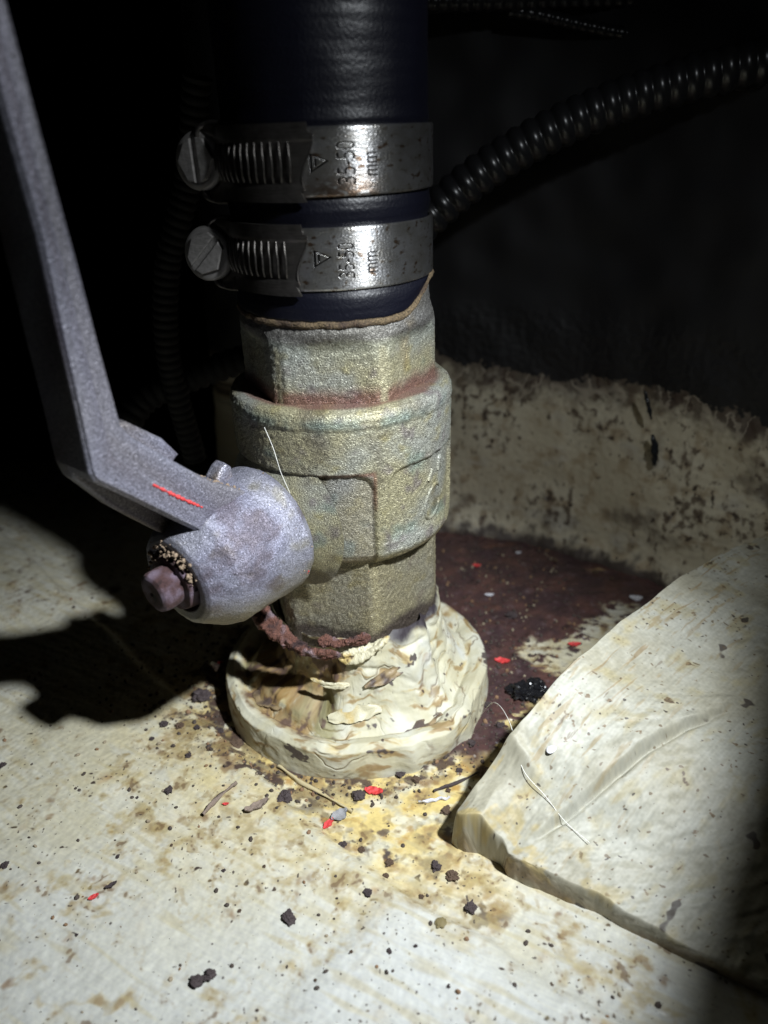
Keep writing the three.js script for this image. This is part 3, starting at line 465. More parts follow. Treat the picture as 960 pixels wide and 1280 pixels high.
// lever frame: X = out along the stem, Y = up, Z = towards the hidden side
const LO = V(0, 0.0755, 0), LX = V(-0.64034, -0.05178, 0.76634), LY = V(-0.0332, 0.99866, 0.03973), LZ = V(-0.76737, 0, -0.6412);
const LM = new THREE.Matrix4().makeBasis(LX, LY, LZ).setPosition(LO);
{
  // stem neck grown out of the body
  const neck = turned([[0.0098, 0.046], [0.0100, 0.034], [0.0108, 0.0310], [0.0128, 0.0286], [0.0165, 0.0262], [0.020, 0.0240]], 160, (ph, r, y) => [r * (1 + 0.03 * noise(Math.sin(ph) * 2, Math.cos(ph) * 2, y * 200)) + 0.00015 * noise(Math.sin(ph) * 14, Math.cos(ph) * 14, y * 900), y], 0.024, 0.0004);
  neck.applyMatrix4(new THREE.Matrix4().makeRotationZ(-Math.PI / 2)); neck.applyMatrix4(LM); setColors(neck, patina);
  mesh('stem_neck', neck, M.bronze, valve);
  const zinc = (x, y, z) => { const n1 = fbm(x * 70, y * 70, z * 70, 4), n2 = fbm(x * 200, y * 200, z * 200, 4); let c = mixc([0.44, 0.44, 0.58], [0.54, 0.54, 0.64], ss(-0.3, 0.3, n1)); c = mixc(c, [0.42, 0.38, 0.26], 0.6 * ss(0.1, 0.45, n2)); return mixc(c, [0.19, 0.15, 0.18], 0.75 * ss(0.05, 0.35, -n1 + 0.5 * n2)); };
  const dirty = (k) => (x, y, z) => mixc(zinc(x, y, z), [0.30, 0.22, 0.13], k * ss(-0.2, 0.3, fbm(x * 160, y * 160, z * 160, 4)));
  const lever = new THREE.Group(); lever.name = 'lever'; valve.add(lever);
  const put = (name, geo, mat, cf) => { geo.applyMatrix4(LM); geo.computeVertexNormals; if (cf) setColors(geo, cf); return mesh(name, geo, mat, lever); };
  // hub: turned about the stem
  const hub = turned([[0.004, 0.0555], [0.0078, 0.0557], [0.0080, 0.0582], [0.0100, 0.0584], [0.0112, 0.0578], [0.0152, 0.0520], [0.0162, 0.0490], [0.0165, 0.0400], [0.0168, 0.0318], [0.0158, 0.0300], [0.011, 0.0300]], 260, (ph, r, y) => {
    const k = r / 0.0165; return [r + 0.00022 * k * noise(Math.sin(ph) * 5, Math.cos(ph) * 5, y * 300) + 0.0001 * noise(Math.sin(ph) * 20, Math.cos(ph) * 20, y * 1200) - 0.0012 * k * ss(-20, -80, ph / D) * 0, y];
  }, 0.024, 0.0004);
  hub.rotateZ(-Math.PI / 2);
  put('hub', hub, M.lever, (x, y, z) => mixc(zinc(x, y, z), [0.46, 0.42, 0.28], 0.7 * ss(0.073, 0.062, y)));
  // handle: cranked bar extruded across its width
  const pts = [[0.0355, 0.0130], [0.0478, 0.0222], [0.0546, 0.0293], [0.0630, 0.0383], [0.0648, 0.0415], [0.0650, 0.0560], [0.0650, 0.0722], [0.0653, 0.0923], [0.0653, 0.145], [0.0706, 0.145], [0.0707, 0.0947], [0.0708, 0.0760], [0.0718, 0.0606], [0.0726, 0.0464], [0.0735, 0.0350], [0.0730, 0.0332], [0.0647, 0.0244], [0.0526, 0.0112], [0.0440, 0.0040]];
  const bar = (P, z0, z1, bev) => { const s = new THREE.Shape(); P.forEach(([x, y], i) => i ? s.lineTo(x, y) : s.moveTo(x, y)); const g = new THREE.ExtrudeGeometry(s, { depth: z1 - z0 - 2 * bev, bevelEnabled: true, bevelSize: 0, bevelOffset: -bev * 0.9, bevelThickness: bev, bevelSegments: 3, steps: 1 }); g.translate(0, 0, z0 + bev); return g; };
  const barG = (P, z0, z1, bev) => { const s = new THREE.Shape(); P.forEach(([x, y], i) => i ? s.lineTo(x, y) : s.moveTo(x, y)); const g = new THREE.ExtrudeGeometry(s, { depth: z1 - z0 - 2 * bev, bevelEnabled: true, bevelSize: bev, bevelOffset: -bev, bevelThickness: bev, bevelSegments: 3 }); g.translate(0, 0, z0 + bev); return boxUV(g, 0.024); };
  put('handle', barG(pts, -0.0058, 0.0070, 0.0009), M.lever, dirty(0.25));
  const rib = [[0.0480, 0.0150], [0.0600, 0.0272], [0.0683, 0.0365], [0.0684, 0.0440], [0.0678, 0.0722], [0.0680, 0.145], [0.0701, 0.145], [0.0702, 0.0760], [0.0713, 0.0606], [0.0721, 0.0464], [0.0729, 0.0352], [0.0725, 0.0337], [0.0645, 0.0251], [0.0528, 0.0123], [0.0490, 0.0088]];
  put('parting_rib', barG(rib, -0.0062, -0.0045, 0.0003), M.lever, dirty(0.15));
  put('handle_lug', barG([[0.0635, 0.0400], [0.0600, 0.0392], [0.0530, 0.0328], [0.0500, 0.0280], [0.0540, 0.0255], [0.0640, 0.0360]], 0.0005, 0.0066, 0.0008), M.lever, dirty(0.5));
  put('stop_lug', barG([[0.0360, 0.0130], [0.0362, 0.0188], [0.0376, 0.0203], [0.0392, 0.0196], [0.0412, 0.0178], [0.0425, 0.0130]], 0.0015, 0.0060, 0.0010), M.lever, dirty(0.9));
  // 
  // stem end and nut, corroded
  const nutShape = new THREE.Shape(); for (let i = 0; i < 6; i++) { const a = i * 60 * D + 0.3, x = 0.0056 * Math.cos(a), y = 0.0056 * Math.sin(a); i ? nutShape.lineTo(x, y) : nutShape.moveTo(x, y); }
  const washer = turned([[0.003, 0.0598], [0.0066, 0.0596], [0.0070, 0.0590], [0.0070, 0.055]], 60, (ph, r, y) => [r * (1 + 0.08 * noise(ph * 2, y * 500, 151)), y], 0.024, 0.0004); washer.rotateZ(-Math.PI / 2);
  const rusty = (x, y, z) => { const n = fbm(x * 300, y * 300, z * 300, 4); return mixc(mixc([0.15, 0.07, 0.07], [0.36, 0.27, 0.36], ss(-0.1, 0.4, n)), [0.03, 0.016, 0.016], ss(0.1, 0.4, -n)); };
  put('washer', washer, M.rust, rusty).userData.label = 'rusty washer under the stem end';
  const stem = turned([[0.0005, 0.0648], [0.0036, 0.0648], [0.0045, 0.0643], [0.0048, 0.0633], [0.0048, 0.0575]], 80, (ph, r, y) => [r * (1 + 0.035 * noise(Math.sin(ph) * 2, Math.cos(ph) * 2, y * 300)) + 0.0001 * noise(ph * 9, y * 1500, 152), y], 0.024, 0.0003); stem.rotateZ(-Math.PI / 2);
  put('stem_end', stem, M.rust, rusty).userData.label = 'purple brown corroded stem end';
  put('arm_web', barG([[0.0440, 0.0036], [0.0500, 0.0058], [0.0540, 0.0086], [0.0580, 0.0118], [0.0625, 0.0170], [0.0670, 0.0225], [0.0730, 0.0318], [0.0735, 0.0348], [0.0647, 0.0290], [0.0526, 0.0150]], 0.0022, 0.0068, 0.0007), M.lever, dirty(0.9));
  // rubbed-on red paint and grit caught on the casting
  const streak = tubeAlong([[0.0618, 0.0279, -0.0062], [0.0571, 0.0230, -0.0062], [0.0517, 0.0178, -0.0062]], 0.00055, 6, 160, 0.01, (t) => 0.00006 + 0.00046 * Math.max(0, 0.35 + 0.3 * Math.sin(t * 3.1) + 0.9 * noise(t * 13, 3, 57) + 0.5 * noise(t * 40, 3, 58))); streak.applyMatrix4(new THREE.Matrix4()); put('paint_streak', streak, M.red);
  put('paint_streak', tubeAlong([[0.0322, -0.0062, -0.0154], [0.0326, -0.0080, -0.0146], [0.0328, -0.0098, -0.0134]], 0.0003, 6, 24, 0.01, (t) => 0.0001 + 0.0004 * Math.abs(noise(t * 6, 3, 59))), M.red);
  const G = rng(33), grit = [];
  const gp = () => { const q = new THREE.IcosahedronGeometry(1, 0), s = 0.00012 + 0.00045 * G() * G() * G(); q.scale(s * (0.6 + G()), s * (0.6 + 0.6 * G()), s); q.rotateY(G() * 6); return q; };
  for (let i = 0; i < 260; i++) { const q = gp(), k = i % 5; let p; if (k < 1) { const a = (60 + 120 * G()) * D; const rr = 0.0072 + 0.0034 * G(); p = [0.0584 + 0.0006 * G(), rr * Math.cos(a - 2.4), rr * Math.sin(a - 2.4)]; } else if (k === 2) { const a = G() * 6.28; const q1 = 0.0310 + 0.015 * G() * G(); p = [q1, 0.0166 * Math.cos(a), 0.0166 * Math.sin(a)]; } else { const f = G(); p = [0.040 + 0.03 * f, 0.0165 + 0.022 * f, -0.005 + 0.010 * G()]; } q.translate(...p); grit.push(q); }
  for (let i = 0; i < 34; i++) { const a = 0.35 + 2.9 * G(), rr = 0.0056 + 0.0042 * G(), q = new THREE.IcosahedronGeometry(1, 1), pp = q.attributes.position, sz = 0.0003 + 0.0008 * G() * G(); for (let v = 0; v < pp.count; v++) { const f = 1 + 0.6 * noise(pp.getX(v) * 1.7 + i, pp.getY(v) * 1.7, pp.getZ(v) * 1.7); pp.setXYZ(v, pp.getX(v) * f * sz, pp.getY(v) * f * sz, pp.getZ(v) * f * sz); } q.translate(0.0585 + 0.0006 * G(), rr * Math.sin(a), -rr * Math.cos(a)); q.computeVertexNormals(); grit.push(q); }
  const gm = mergeGeometries(grit); put('caught_grit', gm, std({ color: new THREE.Color(0.26, 0.19, 0.13), roughness: 0.85 })).userData.kind = 'stuff';
}

// ---------------------------------------------------------------- hose
{
  const t = thing('rubber_hose', 'black rubber hose pushed down over the top of the valve', 'hose');
  const low = (ph) => { const a = ph / D; return 0.1240 + 0.0068 * ss(38, 78, a) + 0.0008 * ss(-20, -70, a) + 0.0005 * noise(Math.sin(ph) * 3, Math.cos(ph) * 3, 161) + 0.0002 * noise(Math.sin(ph) * 12, Math.cos(ph) * 12, 162); };
  const g = turned([[0.0228, 0.34], [0.0228, 0.1655], [0.0231, 0.1632], [0.0228, 0.1620], [0.0226, 0.1500], [0.0231, 0.1482], [0.0233, 0.1466], [0.0231, 0.1450], [0.0227, 0.1435], [0.0229, 0.1312], [0.0236, 0.1292], [0.0238, 0.1270], [0.0237, 0.1244], [0.0232, 0.1240], [0.0215, 0.1240]], 300, (ph, r, y) => {
    const f = ss(0.1318, 0.1240, y), l = low(ph); return [r + 0.00012 * noise(Math.sin(ph) * 4, Math.cos(ph) * 4, y * 140) + 0.00009 * noise(ph * 1.2, y * 700, 163), y + (l - 0.1240) * f];
  }, 0.03, 0.0005);
  mesh('hose_wall', g, M.rubber, t);
  const cut = turned([[0.0232, 0.1244], [0.0239, 0.1240], [0.0241, 0.1233], [0.0237, 0.1227], [0.0225, 0.1226]], 300, (ph, r, y) => [r + 0.0004 * noise(Math.sin(ph) * 9, Math.cos(ph) * 9, y * 500), y + low(ph) - 0.1240 + 0.0003 * noise(Math.sin(ph) * 7, Math.cos(ph) * 7, 165)], 0.03, 0.0003);
  setColors(cut, (x, y, z) => mixc([0.24, 0.17, 0.09], [0.09, 0.055, 0.035], ss(-0.2, 0.3, fbm(x * 220, y * 220, z * 220, 3))));
  mesh('frayed_edge', cut, M.rust, t).userData.label = 'brown frayed end of the hose';
}

// ---------------------------------------------------------------- hose clamps
function stampTex(rust, shift) {                                       // size stamp pressed in the band, 0.0476 m of band x 0.0127 m
  const w = 2048, h = 512, cv = document.createElement('canvas'); cv.width = w; cv.height = h; const x = cv.getContext('2d');
  x.fillStyle = '#fff'; x.fillRect(0, 0, w, h); x.fillStyle = '#000'; x.strokeStyle = '#000'; x.lineWidth = 12;
  const put = (s, u, v, size) => { x.save(); x.translate(u, v); x.rotate(-Math.PI / 2); x.font = size + 'px sans-serif'; x.textAlign = 'center'; x.textBaseline = 'middle'; x.fillText(s, 0, 0); x.restore(); };
  put('35-50', (0.560 + shift) * w, h * 0.52, 128 - 900 * Math.abs(shift)); put('mm', (0.622 + 0.7 * shift) * w, h * (0.55 - 2 * shift), 104);
  x.translate(shift * 0.6 * w, shift * 2.5 * h); x.beginPath(); x.moveTo(0.475 * w, h * 0.38); x.lineTo(0.475 * w, h * 0.62); x.lineTo(0.515 * w, h * 0.48); x.closePath(); x.stroke();
  x.beginPath(); x.moveTo(0.485 * w, h * 0.43); x.lineTo(0.485 * w, h * 0.56); x.stroke();
  const d = x.getImageData(0, 0, w, h).data;
  const at = (u, v) => d[(Math.min(h - 1, Math.floor((1 - v) * h)) * w + Math.min(w - 1, Math.floor(u * w))) * 4] / 255;
  const color = tex(1536, 384, (u, v) => {
    const s = at(u, v), n1 = fbm(u * 12, v * 3.2, rust, 5), n2 = fbm(u * 40, v * 11, rust + 3, 4), n3 = noise(u * 300, v * 80, rust + 5);
    let c = mixc([0.50, 0.49, 0.47], [0.62, 0.62, 0.63], ss(-0.3, 0.3, n1)); c = mixc(c, [0.34, 0.30, 0.22], 0.55 * ss(0.0, 0.5, n2));
    const low = rust > 180 ? ss(0.55, 0.05, v + 0.3 * n2) * ss(0.40, 0.52, u) * ss(0.68, 0.60, u) : 0;
    c = mixc(c, [0.16, 0.085, 0.04], 0.85 * Math.max(ss(0.22, 0.45, n2 + 0.5 * n1), low * ss(-0.3, 0.2, n2 + 0.1)));
    c = mixc(c, [0.06, 0.045, 0.04], 0.8 * ss(0.55, 0.65, n3 + 0.4 * n2));
    return mixc([c[0] * 0.08, c[1] * 0.075, c[2] * 0.075], c, s);
  }, true, THREE.ClampToEdgeWrapping);
  const bump = tex(1536, 384, (u, v) => 0.35 + 0.45 * at(u, v) + 0.08 * noise(u * 160, v * 44, 171) + 0.07 * noise(u * 30, v * 120, 172), false, THREE.ClampToEdgeWrapping);
  return { color, bump };
}
function clamp(y0, label, screwAt, slot, turnIn, rust, a1, dip) {
  const t = thing('hose_clamp', label, 'hose clamp', [0, y0, 0], undefined);
  const st = stampTex(rust, dip), H = 0.0064, r = 0.0236;
  const arc = (P, p0, p1, n, nrm) => turned(P, n, (ph, rr, y) => [rr + 0.00006 * noise(ph * 5, y * 200, rust) , y], 0.03, 0.0004, p0, p1);
  // band: closed ring, thin, with rolled edges; uv spread over the front half
  const band = arc([[r - 0.0006, H - 0.0002], [r, H], [r + 0.00025, H - 0.0003], [r + 0.00025, -H + 0.0003], [r, -H], [r - 0.0006, -H + 0.0002]], -180, 180, 300);
  const p = band.attributes.position, uv = band.attributes.uv; for (let i = 0; i < p.count; i++) { const ph = Math.atan2(p.getX(i), p.getZ(i)) / D; uv.setXY(i, (ph + 100) / 200, (p.getY(i) + H) / (2 * H)); }
  mesh('band', band, new THREE.MeshPhysicalMaterial({ map: st.color, bumpMap: st.bump, bumpScale: 0.0003, roughness: 0.33, metalness: 0.95, anisotropy: 0.8, anisotropyRotation: Math.PI / 2 }), t);
  // housing: saddle plate over the band with a wavy end, lifted ears
  const R = r + 0.0011, hh = 0.0072, p0 = -74;
  const end = (v) => a1 + 3.2 * Math.sin((v - 0.5) * 2 * Math.PI * 0.9 + 0.4) * (v < 0.5 ? -1 : -1) + (v > 0.86 || v < 0.14 ? -2 : 0);
  const plate = (o) => grid(120, 40, (u, v) => { const ph = (p0 + (end(v) - p0) * u) * D, lift = 0.0022 * ss(0.16, 0.0, u) * ss(0.25, 0.45, Math.abs(v - 0.5)) - 0.0008 * ss(0.20, 0.26, Math.abs(v - 0.5)) * 0, mid = 0.0006 * ss(0.31, 0.25, Math.abs(v - 0.5)); const rr = R + o + lift - mid * 0.5; return [rr * Math.sin(ph), (0.5 - v) * 2 * hh, rr * Math.cos(ph)]; }, (u, v) => [u * 1.2, v * 0.5], false, o > 0);
  const rim = grid(240, 2, (u, v) => { const w = u * 3; let a, b; if (w < 1) { a = w; b = 0; } else if (w < 2) { a = 1; b = w - 1; } else { a = 3 - w; b = 1; } const ph = (p0 + (end(b) - p0) * a) * D, lift = 0.0022 * ss(0.16, 0.0, a), rr = R + lift + (v - 0.5) * 0.0008; return [rr * Math.sin(ph), (0.5 - b) * 2 * hh * 1.003, rr * Math.cos(ph)]; }, (u, v) => [u, v * 0.04], false, false);
  mesh('housing', mergeGeometries([plate(0.0004), plate(-0.0004), rim]), M.darkSteel, t);
  // pressed worm threads standing up in the middle of the saddle
  const tg = tubeAlong([[0, 0.0036, -0.0002], [0.00035, 0.0018, 0.0005], [0.0005, 0, 0.0006], [0.00035, -0.0018, 0.0005], [0, -0.0036, -0.0002]], 0.00026, 8, 24);
  for (let k = 0; k < 13; k++) { const a = a1 - 9 - k * 4.4, m = mesh('thread_ridge', tg, M.darkSteel, t); m.position.set((R + 0.0003) * Math.sin(a * D), 0.0002, (R + 0.0003) * Math.cos(a * D)); m.rotation.y = a * D; }
  // ears curling off the left end of the housing
  for (const s of [1, -1]) { const e = tubeAlong([[-0.0215, s * 0.0076, 0.0105], [-0.0245, s * 0.0076, 0.0085], [-0.0268, s * 0.0066, 0.0080], [-0.0275, s * 0.0040, 0.0078]], 0.0006, 8, 24); mesh('ear', e, M.darkSteel, t); }
  // screw: shank, washer head, hexagon with a slot
  const scr = new THREE.Group(); scr.name = 'screw'; scr.position.set(screwAt[0], screwAt[1] - y0, screwAt[2]); scr.rotation.set(-0.12, turnIn, 0, 'YXZ'); t.add(scr);
  const head = new THREE.LatheGeometry([[0.0001, -0.0036], [0.0054, -0.0036], [0.0059, -0.0030], [0.0060, -0.0012], [0.0057, -0.0006], [0.0048, -0.0004], [0.0046, -0.0005], [0.0001, -0.0005]].map(([a, b]) => new THREE.Vector2(a, b)), 48); head.rotateX(Math.PI / 2);
  mesh('washer_head', head, M.screwHead, scr);
  for (const s of [1, -1]) {                                    // the two halves of the hexagon beside the slot
    const hs = new THREE.Shape(), c = 0.0007; const pl = [[c, -0.0044], [0.0024, -0.0040], [0.0046, -0.0002], [0.0026, 0.0039], [c, 0.0044]]; pl.forEach(([a, b], i) => i ? hs.lineTo(a, b) : hs.moveTo(a, b));
    const hg = new THREE.ExtrudeGeometry(hs, { depth: 0.0006, bevelEnabled: true, bevelSize: 0.00025, bevelOffset: -0.00025, bevelThickness: 0.00025, bevelSegments: 2 }); hg.translate(0, 0, -0.0004); if (s < 0) hg.rotateZ(Math.PI); hg.rotateZ(slot); mesh('head_half', boxUV(hg, 0.012), M.screwHead, scr);
  }
  const shank = new THREE.CylinderGeometry(0.0034, 0.0034, 0.016, 24); shank.rotateX(Math.PI / 2); shank.translate(0, 0, -0.0116); mesh('shank', shank, M.darkSteel, scr);
  return t;
}
clamp(0.1558, 'upper steel hose clamp with its screw slot upright and a bright rust-streaked band', [-0.0280, 0.1565, 0.0085], 0.10, -0.42, 181, -6, 0);
clamp(0.1372, 'lower steel hose clamp just above the hose end, screw slot slanting', [-0.0285, 0.1374, 0.0095], -0.78, -0.34, 177, -12, -0.012);

// ---------------------------------------------------------------- corrugated conduits
function conduit(pts, rad, pitch, label, ns) {
  const c = new THREE.CatmullRomCurve3(pts.map((p) => V(...p))), n = Math.round(c.getLength() / pitch);
  const g = tubeAlong(pts, rad, 28, ns || n * 10, 0.01, (t) => { const k = (t * n) % 1; return rad * (0.84 + 0.16 * Math.pow(0.5 + 0.5 * Math.cos(2 * Math.PI * k), 0.45)); });
  const o = mesh('corrugated_conduit', g, pts[0][0] < -0.035 ? M.dullConduit : M.conduit); return tag(o, label, 'conduit');
}
conduit([[-0.03, 0.085, -0.075], [0.005, 0.115, -0.070], [0.0236, 0.132, -0.068], [0.044, 0.1479, -0.066], [0.0682, 0.1606, -0.063], [0.0918, 0.1684, -0.060], [0.129, 0.1756, -0.055], [0.18, 0.178, -0.05]], 0.0064, 0.0046, 'thick black corrugated conduit sweeping up to the right of the hose');
conduit([[-0.02, 0.1960, -0.090], [0.0274, 0.1955, -0.090], [0.085, 0.1948, -0.090], [0.16, 0.194, -0.085]], 0.0032, 0.0034, 'thin black corrugated conduit along the top edge of the picture');
conduit([[0.055, 0.1925, -0.092], [0.0629, 0.1911, -0.090], [0.0800, 0.1872, -0.089], [0.0962, 0.1844, -0.088], [0.125, 0.183, -0.085]], 0.0020, 0.0030, 'thinnest black corrugated conduit just below the top edge');
conduit([[-0.036, 0.175, -0.045], [-0.0435, 0.1496, -0.050], [-0.0484, 0.1378, -0.050], [-0.0532, 0.1265, -0.050], [-0.0577, 0.0994, -0.050], [-0.056, 0.06, -0.055]], 0.0040, 0.0026, 'black corrugated conduit hanging behind the clamp screws');
conduit([[-0.078, 0.072, -0.048], [-0.070, 0.082, -0.054], [-0.055, 0.088, -0.058], [-0.02, 0.096, -0.066]], 0.0050, 0.0036, 'black corrugated conduit lying low behind the valve at left');

// ---------------------------------------------------------------- locker board beyond the right edge of the picture: it shades the lower right corner
{
  const L = V(...TORCH), A = V(0.110, 0.036, 0.031), B = V(0.0617, 0.007, 0.1003), f = 0.36;   // the torch and two places on the edge of the shade
  const a = L.clone().lerp(A, f), b = L.clone().lerp(B, f), E = b.clone().sub(a).normalize(), N = A.clone().sub(L).cross(B.clone().sub(L)).normalize(); if (N.x > 0) N.negate();
  const K = E.clone().cross(N).normalize(), g = new RoundedBoxGeometry(0.17, 0.18, 0.006, 2, 0.001); g.translate(-0.010, -0.09, 0);
  g.applyMatrix4(new THREE.Matrix4().makeBasis(E, N, K).setPosition(a));
  tag(mesh('locker_board', boxUV(g, 0.1), std({ color: new THREE.Color(0.45, 0.43, 0.36), roughness: 0.8 })), 'cream board beyond the right edge that shades the lower right corner', 'board');
}

// ---------------------------------------------------------------- loose bits
const onFloor = (x, z) => { const [a, b] = ridgeAB(x, z); return a > -0.002 && b > -0.002 ? Math.max(floorH(x, z), ridgeTop(Math.max(a, 0), Math.max(b, 0))) : floorH(x, z); };
function lumpGeo(seed, flat, rough = 0.35, det = 3) {            // an irregular crumb about 1 across
  const g = new THREE.IcosahedronGeometry(0.5, det), p = g.attributes.position;
  for (let i = 0; i < p.count; i++) { const x = p.getX(i), y = p.getY(i), z = p.getZ(i), k = 1 + rough * noise(x * 3.1 + seed, y * 3.1, z * 3.1 + seed * 3) + rough * 0.7 * noise(x * 7 + seed, y * 7, z * 7) + rough * 0.4 * noise(x * 15 + seed, y * 15, z * 15); p.setXYZ(i, x * k, y * k * flat, z * k * 0.85); }
  g.computeVertexNormals(); return boxUV(g, 3);
}
const crumbGeos = [1, 2, 3, 4, 5, 6].map((k) => lumpGeo(k, 0.5, 0.55, 5));
const QR = rng(91);
let crumb0 = null;
function crumb(x, z, size, label, group, geo, mat, name = 'crumb', cat = 'crumb', yaw) {
  const m = mesh(name, geo || crumbGeos[Math.floor(QR() * 6)], mat || (QR() < 0.6 ? M.crumb : M.soil));
  const s = size * 0.66; m.scale.set(s, s * (0.7 + 0.4 * QR()), s); m.rotation.y = yaw === undefined ? QR() * 6.28 : yaw; m.position.set(x, onFloor(x, z) + size * 0.13, z);
  return tag(m, label, cat, group);
}
// larger crumbs, each told by where it lies
for (const [x, z, s, label] of [
  [-0.0495, 0.0063, 0.0080, 'largest dark grey crumb left of the flange'], [-0.0349, 0.0274, 0.0051, 'black crumb touching the front left foot of the flange'],
  [-0.0189, 0.0480, 0.0059, 'purple brown crumb in front of the flange on the torn paint edge'], [-0.0497, 0.0451, 0.0034, 'prickly dark crumb alone on the cream floor left of the twig'],
  [-0.0142, 0.0818, 0.0046, 'rough brown crumb alone in the middle of the cream floor'], [0.0119, 0.0402, 0.0044, 'dark crumb close to the front right foot of the flange'],
  [0.0347, 0.0406, 0.0052, 'dark crumb wedged between the flange and the stringer'], [0.0232, 0.0529, 0.0037, 'dark crumb against the left tip of the stringer'],
  [0.0232, 0.0717, 0.0041, 'dark crumb under the low corner of the stringer'], [0.0542, -0.0292, 0.0057, 'dark lump in the middle of the sludge behind the flange']])
  crumb(x, z, s, label);
{ const g = lumpGeo(11, 0.5, 0.3); crumb(0.0007, 0.0473, 0.0055, 'smooth grey brown pebble beside the red flake before the flange', undefined, g, M.crumb, 'pebble', 'pebble', 0.2); }
crumb(0.0192, 0.0849, 0.0040, 'olive brown chip below the low end of the stringer', undefined, lumpGeo(12, 0.4, 0.3), M.olive, 'chip', 'chip', 0.5);
{ // one long ragged crumb made of two lobes
  const a = lumpGeo(13, 0.5, 0.5), b = lumpGeo(14, 0.5, 0.5); a.scale(0.55, 0.6, 0.55); b.scale(0.5, 0.6, 0.5); a.translate(-0.3, 0, 0.08); b.translate(0.22, 0, -0.1); const c = lumpGeo(15, 0.5, 0.4); c.scale(0.3, 0.4, 0.3); c.translate(-0.02, 0, 0.06);
  crumb(-0.0305, 0.0942, 0.0075, 'ragged double lobed dark crumb near the bottom edge of the picture', undefined, mergeGeometries([a, b, c]), M.crumb, 'crumb', 'crumb', 0.1);
}
// small crumbs that nothing tells apart
for (const [x, z, s] of [[0.0161, 0.0426, 0.00345], [0.0194, 0.069, 0.00361], [0.0263, 0.0799, 0.0043], [-0.0031, 0.0619, 0.00276], [0.0017, 0.0635, 0.00235], [0.0084, 0.0675, 0.00307], [0.0074, 0.0711, 0.00207], [0.0033, 0.0767, 0.00293], [0.0155, 0.0765, 0.00183], [-0.0601, 0.0101, 0.00296], [-0.0525, 0.0208, 0.00355], [-0.0471, 0.0217, 0.00283], [-0.0404, 0.022, 0.00306], [-0.0574, 0.0199, 0.00356], [-0.0472, 0.0329, 0.00247], [-0.0263, 0.0396, 0.00218], [-0.0574, 0.0647, 0.00155], [-0.0987, 0.034, 0.00268], [-0.0841, 0.0661, 0.0027], [-0.0256, 0.0795, 0.00126], [-0.031, 0.0692, 0.00133], [0.0645, -0.0381, 0.00264], [0.0966, -0.0528, 0.00307], [0.0916, -0.0572, 0.0038], [0.0773, -0.0659, 0.0038], [0.0394, 0.0152, 0.0029], [0.0417, 0.0237, 0.00327], [0.0326, 0.0312, 0.00317], [0.0281, 0.0398, 0.00262], [0.0244, 0.0465, 0.00212], [-0.0107, 0.045, 0.00256], [-0.0056, 0.0491, 0.00188], [-0.0595, 0.0256, 0.00209], [-0.0418, 0.0307, 0.00204], [-0.0577, 0.0469, 0.00127], [-0.0608, 0.0838, 0.00106], [-0.045, 0.062, 0.00118], [-0.0215, 0.0685, 0.00114], [0.0079, 0.0908, 0.00169], [0.0135, 0.09, 0.00119], [-0.0001, 0.0903, 0.00102], [-0.0074, 0.0959, 0.001], [0.0408, 0.0975, 0.00114], [0.0196, 0.0984, 0.00113]])
  crumb(x, z, s, 'small dark crumb of dirt lying loose on the hull floor', 'small dirt crumbs on the hull floor');
// red paint flakes
const redGeos = [21, 22, 23].map((k) => flakeGeo(k, 1, 0.42, 0.06));
for (const [i, [x, z, s, deg, label]] of [
  [0.0047, 0.0459, 0.0050, -15, 'bright red paint flake just in front of the flange'], [-0.0069, 0.0556, 0.0036, 50, 'pink red paint flake beside the grey chip'],
  [-0.0337, 0.0502, 0.0018, 0, 'tiny red paint flake beside the grey twig'], [-0.0598, 0.0751, 0.0024, 25, 'small red paint flake alone on the cream floor at left'],
  [0.0470, -0.0056, 0.0050, -15, 'red paint flake on the sludge right of the flange'], [0.0723, -0.0126, 0.0043, -5, 'red paint flake on the sludge at the foot of the stringer'],
  [-0.0463, -0.0107, 0.0019, 0, 'tiny red paint flake in the dirt left of the flange'], [0.0461, -0.0638, 0.0034, -10, 'thin dull red paint flake on the sludge near the wall']].entries()) {
  const m = mesh('red_flake', redGeos[i % 3], M.red); m.scale.setScalar(s); m.rotation.set(0.1, deg * D, 0.06); m.position.set(x, onFloor(x, z) + 0.0004, z); tag(m, label, 'paint flake');
}
// other chips
const chip = (name, x, z, s, deg, mat, label, cat, seed, wid = 0.5, curl = 0.1) => { const m = mesh(name, flakeGeo(seed, 1, wid, curl), mat); m.scale.setScalar(s); m.rotation.y = deg * D; m.position.set(x, onFloor(x, z) + 0.0004, z); return tag(m, label, cat); };
chip('grey_chip', -0.0042, 0.0532, 0.0050, 40, M.greyChip, 'grey chip lying across the yellow stain before the flange', 'chip', 41, 0.6, 0.1);
chip('white_chip', 0.1012, -0.0384, 0.0046, -10, M.paleChip, 'bluish white chip on the sludge by the stringer crest', 'chip', 42, 0.6);
chip('white_chip', 0.0481, -0.0427, 0.0034, 0, M.paleChip, 'small bluish white chip on the sludge behind the flange', 'chip', 43, 0.4);
chip('white_chip', 0.0642, -0.0731, 0.0024, 0, M.paleChip, 'tiny white chip at the foot of the back wall', 'chip', 44, 0.6);
chip('seed_husk', -0.0254, 0.0514, 0.0066, 32, M.bark, 'brown pointed seed husk right of the twig', 'husk', 45, 0.3, 0.12);
chip('seed_husk', -0.0566, 0.0724, 0.0028, 35, M.crumb, 'tiny dark husk next to the lone red flake', 'husk', 46, 0.35, 0.1);
chip('pale_sliver', 0.0205, 0.0497, 0.0085, 8, M.paleChip, 'pale sliver on the dirt between flange and stringer', 'sliver', 47, 0.08, 0.03);
